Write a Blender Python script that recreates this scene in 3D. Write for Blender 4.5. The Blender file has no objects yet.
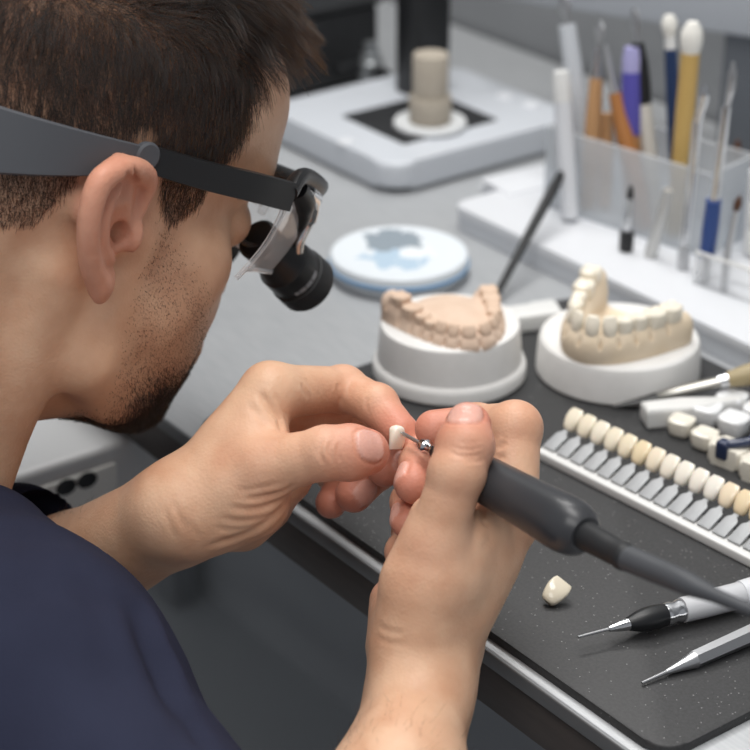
import bpy, bmesh, math, random
import numpy as np
from mathutils import Vector, Matrix, Quaternion
random.seed(7); RNG = np.random.default_rng(7)
SC = bpy.context.scene
COL = SC.collection
PI = math.pi

# ------------------------------------------------------------------ camera
# desk top is z = 0, x runs along its front edge, y into the desk; metres
F = 2015.; PIT = math.radians(26.7); AZ = math.radians(36.8)
FH = np.array([-math.cos(AZ), math.sin(AZ), 0]); CR = np.array([math.sin(AZ), math.cos(AZ), 0])
CF = FH*math.cos(PIT)+np.array([0, 0, -math.sin(PIT)]); CU = np.cross(CR, CF)
CAM = np.array([.7482, -.4469, .466])
def ray(x, y): return CF+CR*(x-375)/F-CU*(y-375)/F
def P(x, y, d): return CAM+ray(x, y)*d                       # pixel + depth -> point in the room
def G(x, y, z=0.):
    r = ray(x, y); return CAM+r*((z-CAM[2])/r[2])            # pixel on a horizontal plane
def proj(p):
    v = np.asarray(p, float)-CAM; d = v@CF; return np.array([375+F*(v@CR)/d, 375-F*(v@CU)/d, d])
cd = bpy.data.cameras.new('camera'); cam = bpy.data.objects.new('camera', cd); COL.objects.link(cam)
cd.sensor_width = 36; cd.lens = 36*F/750; cd.clip_start = .01; cd.clip_end = 50
cam.matrix_world = Matrix(((CR[0], CU[0], -CF[0], CAM[0]), (CR[1], CU[1], -CF[1], CAM[1]), (CR[2], CU[2], -CF[2], CAM[2]), (0, 0, 0, 1)))
cd.dof.use_dof = True; cd.dof.focus_distance = .80; cd.dof.aperture_fstop = 9.5; cd.dof.aperture_blades = 0
SC.camera = cam

# ------------------------------------------------------------------ materials
def srgb(h):
    if isinstance(h, str):
        h = h.lstrip('#'); h = [int(h[i:i+2], 16)/255 for i in (0, 2, 4)]
    return tuple((c/12.92 if c <= .04045 else ((c+.055)/1.055)**2.4) for c in h)+(1.,)
def mat(name, col, rough=.5, metal=0., noise=None, bump=None, spec=.5, sss=0., trans=0., alpha=1., coat=0., aniso=0., ior=1.45):
    m = bpy.data.materials.new(name); m.use_nodes = True
    nt = m.node_tree; b = nt.nodes['Principled BSDF']; L = nt.links.new
    c = srgb(col)
    b.inputs['Base Color'].default_value = c
    b.inputs['Roughness'].default_value = rough; b.inputs['Metallic'].default_value = metal
    b.inputs['Specular IOR Level'].default_value = spec; b.inputs['IOR'].default_value = ior
    b.inputs['Transmission Weight'].default_value = trans; b.inputs['Alpha'].default_value = alpha
    b.inputs['Coat Weight'].default_value = coat
    if sss:
        b.inputs['Subsurface Weight'].default_value = sss; b.inputs['Subsurface Radius'].default_value = (1, .5, .3); b.inputs['Subsurface Scale'].default_value = .002
    tc = nt.nodes.new('ShaderNodeTexCoord')
    if noise:                                                # (scale, strength, colour2[, stretch])
        n = nt.nodes.new('ShaderNodeTexNoise'); n.inputs['Scale'].default_value = noise[0]; n.inputs['Detail'].default_value = 6
        if len(noise) > 3:
            mp = nt.nodes.new('ShaderNodeMapping'); mp.inputs['Scale'].default_value = noise[3]; L(tc.outputs['Object'], mp.inputs['Vector']); L(mp.outputs[0], n.inputs['Vector'])
        else: L(tc.outputs['Object'], n.inputs['Vector'])
        mr = nt.nodes.new('ShaderNodeMapRange'); mr.inputs[1].default_value = .35; mr.inputs[2].default_value = .65; mr.inputs[4].default_value = noise[1]
        L(n.outputs[0], mr.inputs[0])
        mx = nt.nodes.new('ShaderNodeMix'); mx.data_type = 'RGBA'; L(mr.outputs[0], mx.inputs[0])
        mx.inputs[6].default_value = c; mx.inputs[7].default_value = srgb(noise[2]); L(mx.outputs[2], b.inputs['Base Color'])
    if bump:                                                 # (scale, strength, distance[, stretch])
        n = nt.nodes.new('ShaderNodeTexNoise'); n.inputs['Scale'].default_value = bump[0]; n.inputs['Detail'].default_value = 5
        if len(bump) > 3:
            mp = nt.nodes.new('ShaderNodeMapping'); mp.inputs['Scale'].default_value = bump[3]; L(tc.outputs['Object'], mp.inputs['Vector']); L(mp.outputs[0], n.inputs['Vector'])
        else: L(tc.outputs['Object'], n.inputs['Vector'])
        bp = nt.nodes.new('ShaderNodeBump'); bp.inputs['Strength'].default_value = bump[1]; bp.inputs['Distance'].default_value = bump[2]
        L(n.outputs[0], bp.inputs['Height']); L(bp.outputs[0], b.inputs['Normal'])
    return m

# ------------------------------------------------------------------ object helpers
def link(name, me, m=None, parent=None):
    o = bpy.data.objects.new(name, me); COL.objects.link(o)
    if m is not None and me is not None: me.materials.append(m)
    if parent is not None: o.parent = parent
    return o
def mesh_np(name, v, f, m=None, parent=None, smooth=True):
    me = bpy.data.meshes.new(name)
    me.from_pydata(np.asarray(v, float).tolist(), [], [list(map(int, q)) for q in f] if not isinstance(f, np.ndarray) else f.tolist())
    if smooth: me.polygons.foreach_set('use_smooth', np.ones(len(me.polygons), bool))
    me.update(); return link(name, me, m, parent)
def tag(o, label=None, cat=None, group=None, kind=None):
    if label: o['label'] = label
    if cat: o['category'] = cat
    if group: o['group'] = group
    if kind: o['kind'] = kind
    return o
def empty(name, loc=(0, 0, 0), rot=None, label=None, cat=None, group=None):
    o = bpy.data.objects.new(name, None); COL.objects.link(o); o.location = loc; o.empty_display_size = .02
    if rot is not None:
        if isinstance(rot, (Matrix, np.ndarray)): o.rotation_mode = 'QUATERNION'; o.rotation_quaternion = Matrix(rot.tolist() if isinstance(rot, np.ndarray) else rot).to_3x3().to_quaternion()
        elif isinstance(rot, Quaternion): o.rotation_mode = 'QUATERNION'; o.rotation_quaternion = rot
        else: o.rotation_euler = rot
    return tag(o, label, cat, group)
def copy_tree(o, parent=None, loc=None):
    c = o.copy(); COL.objects.link(c)
    if parent is not None: c.parent = parent
    if loc is not None: c.location = loc
    for ch in list(o.children): copy_tree(ch, c)
    return c

# ------------------------------------------------------------------ signed-distance modelling (millimetres)
class PT:                                                    # a batch of points with its bounding box
    def __init__(s, a): s.a = a; s.lo = a.min(0); s.hi = a.max(0)
    def __len__(s): return len(s.a)
def far(p, lo, hi, m=34.): return bool((p.lo > hi+m).any() or (p.hi < lo-m).any())
def rc(p, a, b, ra, rb):
    a = np.asarray(a, np.float32); b = np.asarray(b, np.float32); r = max(ra, rb)
    if far(p, np.minimum(a, b)-r, np.maximum(a, b)+r): return None
    ba = b-a; pa = p.a-a
    h = pa@ba; h *= 1/max(float(ba@ba), 1e-6); np.clip(h, 0, 1, out=h)
    pa -= h[:, None]*ba
    return np.sqrt(np.einsum('ij,ij->i', pa, pa))-(np.float32(ra)+np.float32(rb-ra)*h)
def el(p, c, r, M=None):
    c = np.asarray(c, np.float32); r = np.asarray(r, np.float32); R = r.max() if M is not None else r
    if far(p, c-R, c+R): return None
    q = p.a-c
    if M is not None: q = q@np.asarray(M, np.float32)        # columns of M are the axes
    q /= r; k0 = np.sqrt(np.einsum('ij,ij->i', q, q)); q /= r; k1 = np.sqrt(np.einsum('ij,ij->i', q, q))
    return k0*(k0-1)/np.maximum(k1, 1e-6)
def smin(a, b, k):
    if a is None: return b
    if b is None: return a
    k = np.float32(k); h = np.maximum(k-np.abs(a-b), 0)/k
    return np.minimum(a, b)-h*h*k*np.float32(.25)
def neg(a): return None if a is None else -a
def carve(a, b, k):                                          # take b away from a
    if a is None or b is None: return a
    return -smin(-a, b, k)
def chain(p, pts, rs, k=1.5):
    d = None
    for i in range(len(pts)-1): d = smin(d, rc(p, pts[i], pts[i+1], rs[i], rs[i+1]), k)
    return d
def field(f):                                                # field on a plain array
    def g(a):
        d = f(PT(np.ascontiguousarray(a, np.float32))); return np.full(len(a), 1e3, np.float32) if d is None else d
    return g
from concurrent.futures import ThreadPoolExecutor
def axis_pts(spans):                                         # [(end, step), ...] -> coordinates of a rectilinear grid
    out = [spans[0][0]]
    for end, st in spans[1:]:
        n = max(1, int(round((end-out[-1])/st))); s = out[-1]; out += [s+(end-s)*(i+1)/n for i in range(n)]
    B = 8
    while (len(out)-1) % B: out.append(out[-1]+(out[-1]-out[-2]))
    return np.array(out, np.float32)
def surface(f, X, Y, Z, proj_it=3):                          # sparse surface nets, then projection on the field
    B = 8; nx, ny, nz = (len(X)-1)//B, (len(Y)-1)//B, (len(Z)-1)//B
    def blocks(A): lo = A[:-1:B]; hi = A[B::B]; return (lo+hi)/2, (hi-lo)/2
    cx, hx = blocks(X); cy, hy = blocks(Y); cz, hz = blocks(Z)
    g = np.stack(np.meshgrid(np.arange(nx), np.arange(ny), np.arange(nz), indexing='ij'), -1).reshape(-1, 3)
    c = np.stack([cx[g[:, 0]], cy[g[:, 1]], cz[g[:, 2]]], 1).astype(np.float32)
    R = np.sqrt(hx[g[:, 0]]**2+hy[g[:, 1]]**2+hz[g[:, 2]]**2)
    f = field(f); ex = ThreadPoolExecutor(4)
    d = np.concatenate(list(ex.map(lambda i: f(c[i:i+nz*4]), range(0, len(c), nz*4))))
    act = g[np.abs(d) < R*1.25+3]
    off = np.stack(np.meshgrid(*[np.arange(B+1)]*3, indexing='ij'), -1).reshape(-1, 3)
    co8 = np.array([[i, j, k] for i in (0, 1) for j in (0, 1) for k in (0, 1)])
    NX, NY, NZ = len(X), len(Y), len(Z)
    def work(t):
        a = act[t:t+12]; ix = a[:, None, :]*B+off[None]
        v = f(np.stack([X[ix[..., 0]], Y[ix[..., 1]], Z[ix[..., 2]]], -1).reshape(-1, 3)).reshape(len(a), B+1, B+1, B+1)
        cs = np.stack([v[:, i:i+B, j:j+B, k:k+B] for i, j, k in co8], -1)
        m = (cs < 0).any(-1) & (cs >= 0).any(-1); w = np.argwhere(m)
        return a[w[:, 0]]*B+w[:, 1:], cs[m]
    got = list(ex.map(work, range(0, len(act), 12))); IDS = [q[0] for q in got]; VAL = [q[1] for q in got]
    ids = np.concatenate(IDS).astype(np.int64); val = np.concatenate(VAL)
    key = (ids[:, 0]*NY+ids[:, 1])*NZ+ids[:, 2]; o = np.argsort(key); key = key[o]; ids = ids[o]; val = val[o]
    base = np.stack([X[ids[:, 0]], Y[ids[:, 1]], Z[ids[:, 2]]], 1); size = np.stack([X[ids[:, 0]+1], Y[ids[:, 1]+1], Z[ids[:, 2]+1]], 1)-base
    acc = np.zeros((len(ids), 3)); cnt = np.zeros(len(ids))
    for i in range(8):
        for j in range(i+1, 8):
            if np.abs(co8[i]-co8[j]).sum() != 1: continue
            vi, vj = val[:, i], val[:, j]; cr = (vi < 0) != (vj < 0)
            t = np.where(cr, vi/np.where(cr, vi-vj, 1), 0)[:, None]
            acc += np.where(cr[:, None], co8[i]+(co8[j]-co8[i])*t, 0); cnt += cr
    V = base+size*(acc/cnt[:, None])
    faces = []
    strides = np.array([NY*NZ, NZ, 1])
    for ax, other, ci in ((0, (1, 2), 4), (1, (2, 0), 2), (2, (0, 1), 1)):
        cr = (val[:, 0] < 0) != (val[:, ci] < 0); w = np.nonzero(cr)[0]
        su, sv = strides[other[0]], strides[other[1]]
        ks = [key[w], key[w]-su, key[w]-su-sv, key[w]-sv]
        q = []; ok = np.ones(len(w), bool)
        for kk in ks:
            j = np.clip(np.searchsorted(key, kk), 0, len(key)-1); ok &= key[j] == kk; q.append(j)
        q = np.stack(q, 1); flip = val[w, 0] >= 0; q[flip] = q[flip][:, ::-1]
        faces.append(q[ok])
    Fc = np.concatenate(faces)
    V = V.astype(np.float32)
    mx = size.min(1)*.6
    order = np.arange(len(V))
    def grad(p):
        e = .25; return np.stack([f(p+np.array(v, np.float32))-f(p-np.array(v, np.float32)) for v in ((e, 0, 0), (0, e, 0), (0, 0, e))], 1)/(2*e)
    N = np.zeros_like(V)
    cell = (ids[:, 0]//B*ny+ids[:, 1]//B)*nz+ids[:, 2]//B; od = np.argsort(cell, kind='stable'); V = V[od]; mx = mx[od]; inv = np.empty(len(od), np.int64); inv[od] = np.arange(len(od)); Fc = inv[Fc]
    def pw(t):
        p = V[t:t+3000]; m = mx[t:t+3000]
        for it in range(proj_it):
            dd = f(p); gr = grad(p); st = np.clip(dd/np.maximum((gr**2).sum(1), .05), -m, m); p = p-gr*st[:, None]
        gr = grad(p); V[t:t+3000] = p; N[t:t+3000] = gr/np.maximum(np.linalg.norm(gr, axis=1), 1e-6)[:, None]
    list(ex.map(pw, range(0, len(V), 3000))); ex.shutdown()
    return V, Fc, N
# ------------------------------------------------------------------ the person
def rotm(yaw, pit, roll):
    cy, sy = math.cos(yaw), math.sin(yaw); cp, sp = math.cos(pit), math.sin(pit); cr, sr = math.cos(roll), math.sin(roll)
    return np.array([[cy, -sy, 0], [sy, cy, 0], [0, 0, 1]])@np.array([[1, 0, 0], [0, cp, sp], [0, -sp, cp]])@np.array([[cr, 0, sr], [0, 1, 0], [-sr, 0, cr]])
HR = rotm(.033, .455, -.062); HE = P(28., 203., .842)       # head frame: x right, y forward, z up, origin between the ears
def hw(*h): return HE+HR@(np.array(h)/1000.)                   # head mm -> world m
def PM(t): return P(t[0], t[1], t[2]/1000.)*1000               # (px, py, depth mm) -> world mm
HRf = HR.astype(np.float32); HEm = (HE*1000).astype(np.float32)
EAR_M = rotm(0, 0, 0)
def ear_frame():
    # auricle plane: EU up along it, EW from the cheek to the rim, EN looks out and forward
    u = np.array([.0, -.10, .99]); u /= np.linalg.norm(u)
    w = np.array([.47, -.88, -.08]); w -= u*(w@u); w /= np.linalg.norm(w)
    n = np.cross(w, u); n *= 1 if n[0] > 0 else -1
    return u, w, n
EU, EW, EN = ear_frame()
EC = np.array([79.5, -11., 6.0])
def ept(a, b, c=0.): return EC+EU*a*.90+EW*b*1.22+EN*c
HELIX = [ept(7, -9, 2), ept(19, -9.5, 3), ept(25.5, -5, 4), ept(28, 4, 3.5), ept(26.5, 13, 2), ept(21, 19.5, .5), ept(8, 20.5, 0), ept(-5, 17.5, 0), ept(-16, 11, 0), ept(-24, 4, 0)]
HELR = [2.0, 3.2, 4.0, 4.5, 4.6, 4.5, 4.2, 3.8, 3.8, 4.4]
ANTI = [ept(20, 8, .5), ept(12, 12.5, 1), ept(2, 12.5, 1), ept(-7, 9, 1), ept(-12, 4, 1.5)]
EM = np.stack([EU, EW, EN], 1)
def dense(pts, rs, n=4):                                      # smooth the outline so the rim does not bead
    q = [2*pts[0]-pts[1]]+list(pts)+[2*pts[-1]-pts[-2]]; out = []; ro = []
    for i in range(1, len(q)-2):
        for t in np.linspace(0, 1, n, endpoint=False):
            a, b, c, d = q[i-1:i+3]; out.append(.5*((2*b)+(c-a)*t+(2*a-5*b+4*c-d)*t*t+(3*b-a-3*c+d)*t**3)); ro.append(rs[i-1]*(1-t)+rs[i]*t)
    return out+[pts[-1]], ro+[rs[-1]]
HELIX, HELR = dense(HELIX, HELR); ANTI, ANTR = dense(ANTI, [2.4, 2.6, 2.6, 2.6, 2.8])
def f_head(q, ears=True):                                               # q in head millimetres
    s = PT(np.stack([np.abs(q.a[:, 0]), q.a[:, 1], q.a[:, 2]], 1))
    d = el(q, (0, -4, 52), (76, 99, 77))
    d = smin(d, el(q, (0, -20, 25), (72, 76, 62)), 14)
    d = smin(d, el(q, (0, 48, 64), (56, 54, 44)), 16)                      # forehead
    d = smin(d, el(q, (0, 72, 40), (50, 24, 17)), 14)                      # brow
    d = smin(d, el(q, (0, 38, -14), (60, 56, 56)), 18)
    d = smin(d, el(q, (0, 60, -28), (42, 34, 38)), 16)
    d = smin(d, el(s, (46, 49, -3), (18, 21, 16)), 16)                     # cheek bones
    d = smin(d, chain(s, [(58, 8, 4), (53, 10, -50), (40, 40, -64), (14, 72, -72)], [13, 14, 14, 13], 5), 14)
    d = smin(d, rc(s, (44, 36, -28), (33, 54, -48), 22, 19), 16)
    d = smin(d, rc(s, (14, -14, -66), (8, 50, -64), 30, 19), 14)             # floor of the mouth
    d = smin(d, el(q, (0, 79, -70), (19, 14, 13)), 9)
    d = smin(d, el(q, (0, 81, -46), (27, 21, 24)), 10)
    d = carve(d, el(s, (31, 98, 18), (17, 15, 11)), 9)                     # eye sockets
    d = smin(d, el(s, (31, 76, 16), (13.5, 13.5, 12.5)), 3)
    d = smin(d, rc(q, (0, 91, 24), (0, 104, -10), 6.5, 8), 7)              # nose
    d = smin(d, el(s, (10, 97, -15), (7, 9, 7)), 4)
    d = carve(d, el(s, (6, 102, -22), (3.2, 5.5, 4)), 2)
    d = smin(d, chain(s, [(0, 101.5, -39), (8, 101, -38.5), (23, 91, -44)], [4.2, 4, 2]), 3)
    d = smin(d, chain(s, [(0, 100, -50), (9, 99, -49.5), (22, 90, -45)], [5, 4.6, 2]), 3)
    d = carve(d, chain(s, [(0, 106, -44.6), (24, 95, -44.6)], [1.2, .8]), 1.5)
    # neck, down and back to the torso
    d = smin(d, chain(q, [(0, -42, 0), (0, -56, -60), (0, -76, -120), (0, -94, -170)], [54, 55, 59, 70], 12), 18)
    d = smin(d, rc(s, (60, -18, -18), (26, 2, -135), 11, 10), 14)
    # ears
    if ears and not far(s, EC-45, EC+45):
        e = s; t = chain(e, HELIX, HELR)
        plate = el(e, ept(6, 7, -1.6), (25, 14, 3.2), EM)
        plate = smin(plate, rc(e, ept(-3, -7, -7), ept(12, 1, -6), 9, 7), 6)
        plate = smin(plate, rc(e, ept(16, -2, -8), ept(8, 6, -10), 8, 8), 6); t2 = smin(t, plate, 3.5)
        t2 = carve(t2, el(e, ept(-1, 3.5, 4.4), (12.0, 8.4, 6.5), EM), 2.5)    # concha
        t2 = carve(t2, el(e, ept(20, 7.5, 3.8), (8, 8.5, 4), EM), 2)
        t2 = smin(t2, chain(e, ANTI, ANTR), 2.5)
        t2 = smin(t2, el(e, ept(-24, 1.5, 0), (8.0, 6.5, 3.6), EM), 4)         # lobe
        t2 = smin(t2, el(e, ept(-2, -8, 3), (6.5, 3.5, 3.5), EM), 3)          # tragus
        d = smin(d, t2, 4.5); d = carve(d, el(e, ept(-1, -2.5, -1), (4.5, 3.6, 7), EM), 2)
    return d

# --- hands: joints as (px, py, depth mm), radii mm
LH = dict(
 thumb=[[(192, 513, 800), (262, 468, 788), (326, 453, 779), (350, 452.5, 780), (366, 452, 783)], [14, 11.6, 10.0, 10.3, 9.2]],
 index=[[(270, 392, 806), (343, 389, 834), (377, 405, 821), (400, 431, 810)], [11.2, 9.3, 8.2, 7.3]],
 middle=[[(272, 395, 826), (352, 421, 857), (393, 444, 837), (385, 468, 828)], [11, 9.4, 8.6, 7.8]],
 ring=[[(268, 407, 843), (345, 440, 867), (378, 468, 847), (354, 494, 839)], [10.5, 9, 8.4, 7.8]],
 little=[[(260, 424, 856), (322, 462, 876), (342, 486, 862), (331, 503, 848)], [9.5, 7.8, 7.2, 6.6]],
 carpal=[(198, 494, 802), (194, 500, 813), (192, 506, 822), (194, 514, 829)],
 extra=[((248, 498, 798), (222, 510, 801), 16.5, 16), ((242, 521, 832), (264, 506, 845), 12, 11), ((255, 420, 803), (265, 450, 796), 9, 10), ((240, 455, 803), (225, 480, 802), 15, 16), ((275, 470, 835), (230, 503, 822), 16, 16)],
 wrist=[[(178, 510, 802), (178, 514, 822)], [(66, 574, 866), (66, 580, 888)]], wr=(17.0, 22.5), elbow=(-110, 668, 975), er=38)
RH = dict(
 thumb=[[(409, 646, 756), (434, 548, 747), (457, 473, 741), (465, 446, 744), (468, 426, 750)], [13.5, 10.8, 10.0, 10.2, 8.8]],
 index=[[(508, 518, 771), (515, 428, 780), (476, 427, 797), (434, 429, 793)], [11.5, 10, 8.8, 7.6]],
 middle=[[(490, 532, 797), (455, 440, 815), (422, 464, 799), (414, 484, 787)], [11, 9.4, 8.4, 7.8]],
 ring=[[(467, 547, 812), (430, 482, 830), (411, 502, 808), (408, 521, 794)], [10.5, 8.8, 7.6, 7]],
 little=[[(445, 570, 822), (412, 530, 834), (404, 552, 818), (405, 575, 806)], [9.5, 7.6, 7, 6.4]],
 carpal=[(438, 642, 764), (432, 646, 776), (426, 652, 785), (420, 656, 792)],
 extra=[((424, 592, 752), (420, 640, 758), 15, 15.5), ((433, 518, 756), (426, 575, 754), 8.5, 13), ((391, 600, 802), (398, 642, 796), 7.5, 12), ((413, 612, 798), (418, 645, 794), 13, 14), ((476, 560, 765), (452, 600, 764), 13, 14), ((468, 540, 757), (445, 575, 752), 10, 12), ((450, 560, 790), (425, 620, 785), 16, 17)],
 wrist=[[(422, 692, 758), (418, 694, 780)], [(403, 780, 722), (397, 780, 745)]], wr=(17.5, 20.5), elbow=(255, 985, 665), er=34)
HANDS = {}
for nm, H in (('L', LH), ('R', RH)):
    D = dict(fingers={})
    for fn in ('thumb', 'index', 'middle', 'ring', 'little'):
        pts = [PM(t) for t in H[fn][0]]; D['fingers'][fn] = (pts, H[fn][1])
    D['carpal'] = [PM(t) for t in H['carpal']]
    D['extra'] = [(PM(a), PM(b), ra, rb) for a, b, ra, rb in H['extra']]
    D['wrist'] = [[PM(t) for t in s] for s in H['wrist']]; D['wr'] = H['wr']; D['elbow'] = PM(H['elbow']); D['er'] = H['er']
    allp = np.array([p for fn in D['fingers'] for p in D['fingers'][fn][0]]+D['carpal']+D['wrist'][0]+D['wrist'][1]+[D['elbow']])
    D['lo'] = allp.min(0)-20; D['hi'] = allp.max(0)+20
    HANDS[nm] = D
CREASES = {'L': [], 'R': []}
def f_hand(p, D):
    names = ('index', 'middle', 'ring', 'little')
    palm = None
    for i, fn in enumerate(names):
        pts, rs = D['fingers'][fn]
        e = rc(p, D['carpal'][i], pts[0], 14.5, rs[0]); palm = e if palm is None else smin(palm, e, 9)
    tp, tr = D['fingers']['thumb']
    palm = smin(palm, rc(p, tp[0], tp[1], tr[0], tr[1]), 10)
    for a, b, ra, rb in D['extra']: palm = smin(palm, rc(p, a, b, ra, rb), 9)
    for i in (0, 1):
        c = D['carpal'][1 if i == 0 else 2]
        palm = smin(palm, rc(p, c, D['wrist'][0][i], 17, D['wr'][0]), 10)
        palm = smin(palm, rc(p, D['wrist'][0][i], D['wrist'][1][i], D['wr'][0], D['wr'][1]), 10)
        palm = smin(palm, rc(p, D['wrist'][1][i], D['elbow'], D['wr'][1], D['er']), 12)
    out = palm
    for fn in names+('thumb',):
        pts, rs = D['fingers'][fn]
        st = 1 if fn == 'thumb' else 0
        ch = None
        for i in range(st, len(pts)-1):
            e = rc(p, pts[i], pts[i+1], rs[i], rs[i+1]); ch = e if ch is None else smin(ch, e, 2.5)
        # fleshy pulp of the middle of each phalanx is left to the taper; joints swell a little
        for i in range(st+1, len(pts)-1):
            ch = smin(ch, el(p, pts[i], (rs[i],)*3), 3)
        out = smin(out, smin(palm, ch, 6), .8)
    return out
SHR = np.array([165., -185., 8.]); SHL = np.array([-185., -215., 10.])
NECKB = (hw(0, -80, -170))*1000
def f_core(p):
    d = rc(p, NECKB, (-10, -300, -250), 58, 50)
    for sh, el_, er in ((SHR, HANDS['R']['elbow'], HANDS['R']['er']), (SHL, HANDS['L']['elbow'], HANDS['L']['er'])):
        d = smin(d, rc(p, NECKB, sh, 48, 38), 18); d = smin(d, rc(p, sh, el_, 38, er), 20)
    return d
def f_body(p):
    d = None
    if not far(p, HEm-260, HEm+260): d = f_head(PT((p.a-HEm)@HRf))
    d = smin(d, f_core(p), 20)
    for nm in 'LR':
        D = HANDS[nm]
        if not far(p, D['lo'], D['hi']): d = smin(d, f_hand(p, D), 6)
    return d
# --- nails, creases and skin tones, applied on the finished skin
NAILS = []                                                    # centre, along, normal, half width, half length
TIPS = []
for nm in 'LR':
    for fn, (pts, rs) in HANDS[nm]['fingers'].items():
        d2 = pts[-1]-pts[-2]; d2 = d2/np.linalg.norm(d2); r = rs[-1]; TIPS.append((pts[-1], r*2.2))
        if fn == 'thumb':
            n = -CF*.95+CU*.30-CR*.02 if nm == 'L' else -CF*.40+CU*.9-CR*.1
        elif nm+fn in ('Lmiddle', 'Lring', 'Llittle'): n = {'Lmiddle': CR*.88-CF*.5, 'Lring': CR*.55-CF*.8-CU*.05, 'Llittle': CR*.6-CF*.6}[nm+fn]
        elif nm+fn == 'Lindex': n = CU*.5+CF*.8
        elif nm+fn in ('Rmiddle', 'Rring'): n = -CR*.78-CF*.62
        else:
            d1 = pts[-2]-pts[-3]; n = d1/np.linalg.norm(d1)
        n = n-d2*(n@d2); n = n/np.linalg.norm(n)
        hw_, hl = (6.6, 6.6) if fn == 'thumb' else (r*.66, r*.74)
        NAILS.append((pts[-1]+n*(r-.2)-d2*(2.4 if nm+fn == 'Lthumb' else .8), d2, n, hw_, hl))
def trace(px, py, f=None):                                    # where the line of sight meets the skin (mm)
    f = field(f or f_body); r = ray(px, py); r = r/np.linalg.norm(r); t = 640.
    for _ in range(160):
        p = CAM*1000+r*t; d = float(f(p[None])[0]); t += min(d, 15.)*.8
        if d < .05 or t > 1150: break
    return p
CRE = []                                                      # start, end, depth, width
def bez_(pts, n=5):
    q = [2*pts[0]-pts[1]]+list(pts)+[2*pts[-1]-pts[-2]]; out = []
    for i in range(1, len(q)-2):
        for t in np.linspace(0, 1, n, endpoint=False):
            a, b, c, d = q[i-1:i+3]; out.append(.5*((2*b)+(c-a)*t+(2*a-5*b+4*c-d)*t*t+(3*b-a-3*c+d)*t**3))
    return out+[pts[-1]]
def fold(sc, ox, oy, pts, dep, w):
    q = [trace(x/sc+ox, y/sc+oy) for x, y in pts]
    cut = [0]+[k+1 for k in range(len(q)-1) if np.linalg.norm(q[k+1]-q[k]) > 25]+[len(q)]
    for a, b in zip(cut, cut[1:]):
        if b-a > 1: CRE.append((np.array(bez_(q[a:b])), dep*1.1, w*1.1))
LC = (2.5, 150, 330); RC_ = (2.5, 330, 370)
for pts, dep, w in (([(437, 268), (427, 285), (425, 305), (430, 325), (437, 340)], .40, .7), ([(457, 272), (449, 290), (449, 310), (458, 335)], .34, .7), ([(476, 275), (470, 295), (472, 315), (480, 332)], .28, .7), ([(418, 290), (415, 305), (419, 325)], .25, .7),
    ([(270, 150), (285, 172), (305, 200), (325, 230), (342, 258)], .9, 1.3), ([(302, 152), (318, 178), (335, 210), (345, 240)], .5, 1.1), ([(240, 185), (262, 205), (285, 235), (300, 250)], .25, 1.2),
    ([(228, 420), (260, 420), (300, 413), (340, 400), (368, 380)], .55, 1.1), ([(190, 440), (225, 447), (270, 445), (310, 433), (345, 415)], .45, 1.1), ([(170, 465), (205, 476), (245, 478), (290, 467), (330, 445)], .4, 1.1), ([(215, 402), (250, 400), (290, 392), (335, 380)], .3, 1.0), ([(160, 492), (200, 500), (250, 492), (300, 472)], .3, 1.1),
    ([(130, 545), (165, 535), (205, 522), (250, 505), (290, 482), (325, 450), (350, 420)], .7, 1.5), ([(58, 425), (66, 450), (80, 480), (105, 525)], .24, 1.1), ([(38, 440), (44, 470), (56, 505), (70, 530)], .18, 1.1), ([(85, 470), (110, 500), (125, 525)], .2, 1.2),
    ([(475, 128), (470, 150), (473, 172), (482, 190)], .35, .9), ([(548, 165), (540, 185), (542, 205)], .35, .8), ([(376, 130), (386, 152), (396, 175)], .4, 1.0), ([(388, 120), (400, 140), (408, 165)], .25, .9)):
    fold(*LC, pts, dep, w)
for pts, dep, w in (([(298, 205), (320, 213), (345, 216), (370, 213), (392, 205)], .34, .7), ([(305, 192), (330, 198), (360, 198), (388, 190)], .26, .7), ([(318, 222), (345, 228), (372, 226), (394, 220)], .26, .7), ([(310, 178), (345, 184), (385, 177)], .18, .7),
    ([(376, 345), (380, 365), (388, 382), (402, 392)], .7, 1.1), ([(400, 208), (418, 198), (440, 180)], .5, 1.0), ([(402, 232), (420, 222), (438, 215)], .35, .9), ([(185, 325), (172, 350), (160, 385), (152, 420)], .35, 1.3), ([(400, 400), (395, 430), (380, 455)], .25, 1.5), ([(120, 640), (150, 655), (190, 660)], .3, 1.2), ([(115, 665), (150, 680), (200, 684)], .25, 1.2)):
    fold(*RC_, pts, dep, w)
def hermite(e0, e1, x): t = np.clip((x-e0)/(e1-e0), 0, 1); return t*t*(3-2*t)
HZ = [-60, 12, 23, 32, 42, 48, 56, 70, 87, 93, 200]; HY = [-300, 27, 39, 37, 40, 43, 47, 46, 49, 60, 300]
LY = [-110, -75, -60, -42, -36, -31, -22, -8, 2, 10, 17, 25, 33, 40, 60]; LZ = [-56, -52, -40, -11, 4, 18, 31, 38, 29, 21, 12, 8, 14, 26, 0]
def hair_mask(q):
    yf = np.interp(q[:, 2], HZ, HY); zl = np.interp(q[:, 1], LY, LZ)
    ear = ((q[:, 0]**2 > 67**2) & (np.abs(q[:, 1]+12) < 19) & (q[:, 2] < 33)) | ((q[:, 0]**2 > 76.2**2) & (np.abs(q[:, 1]+14) < 32) & (q[:, 2] < 47))
    return np.where(ear, 0, hermite(-1, 3.5, yf-q[:, 1])*hermite(-1, 5, q[:, 2]-zl))*(q[:, 2] > -70)
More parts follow.
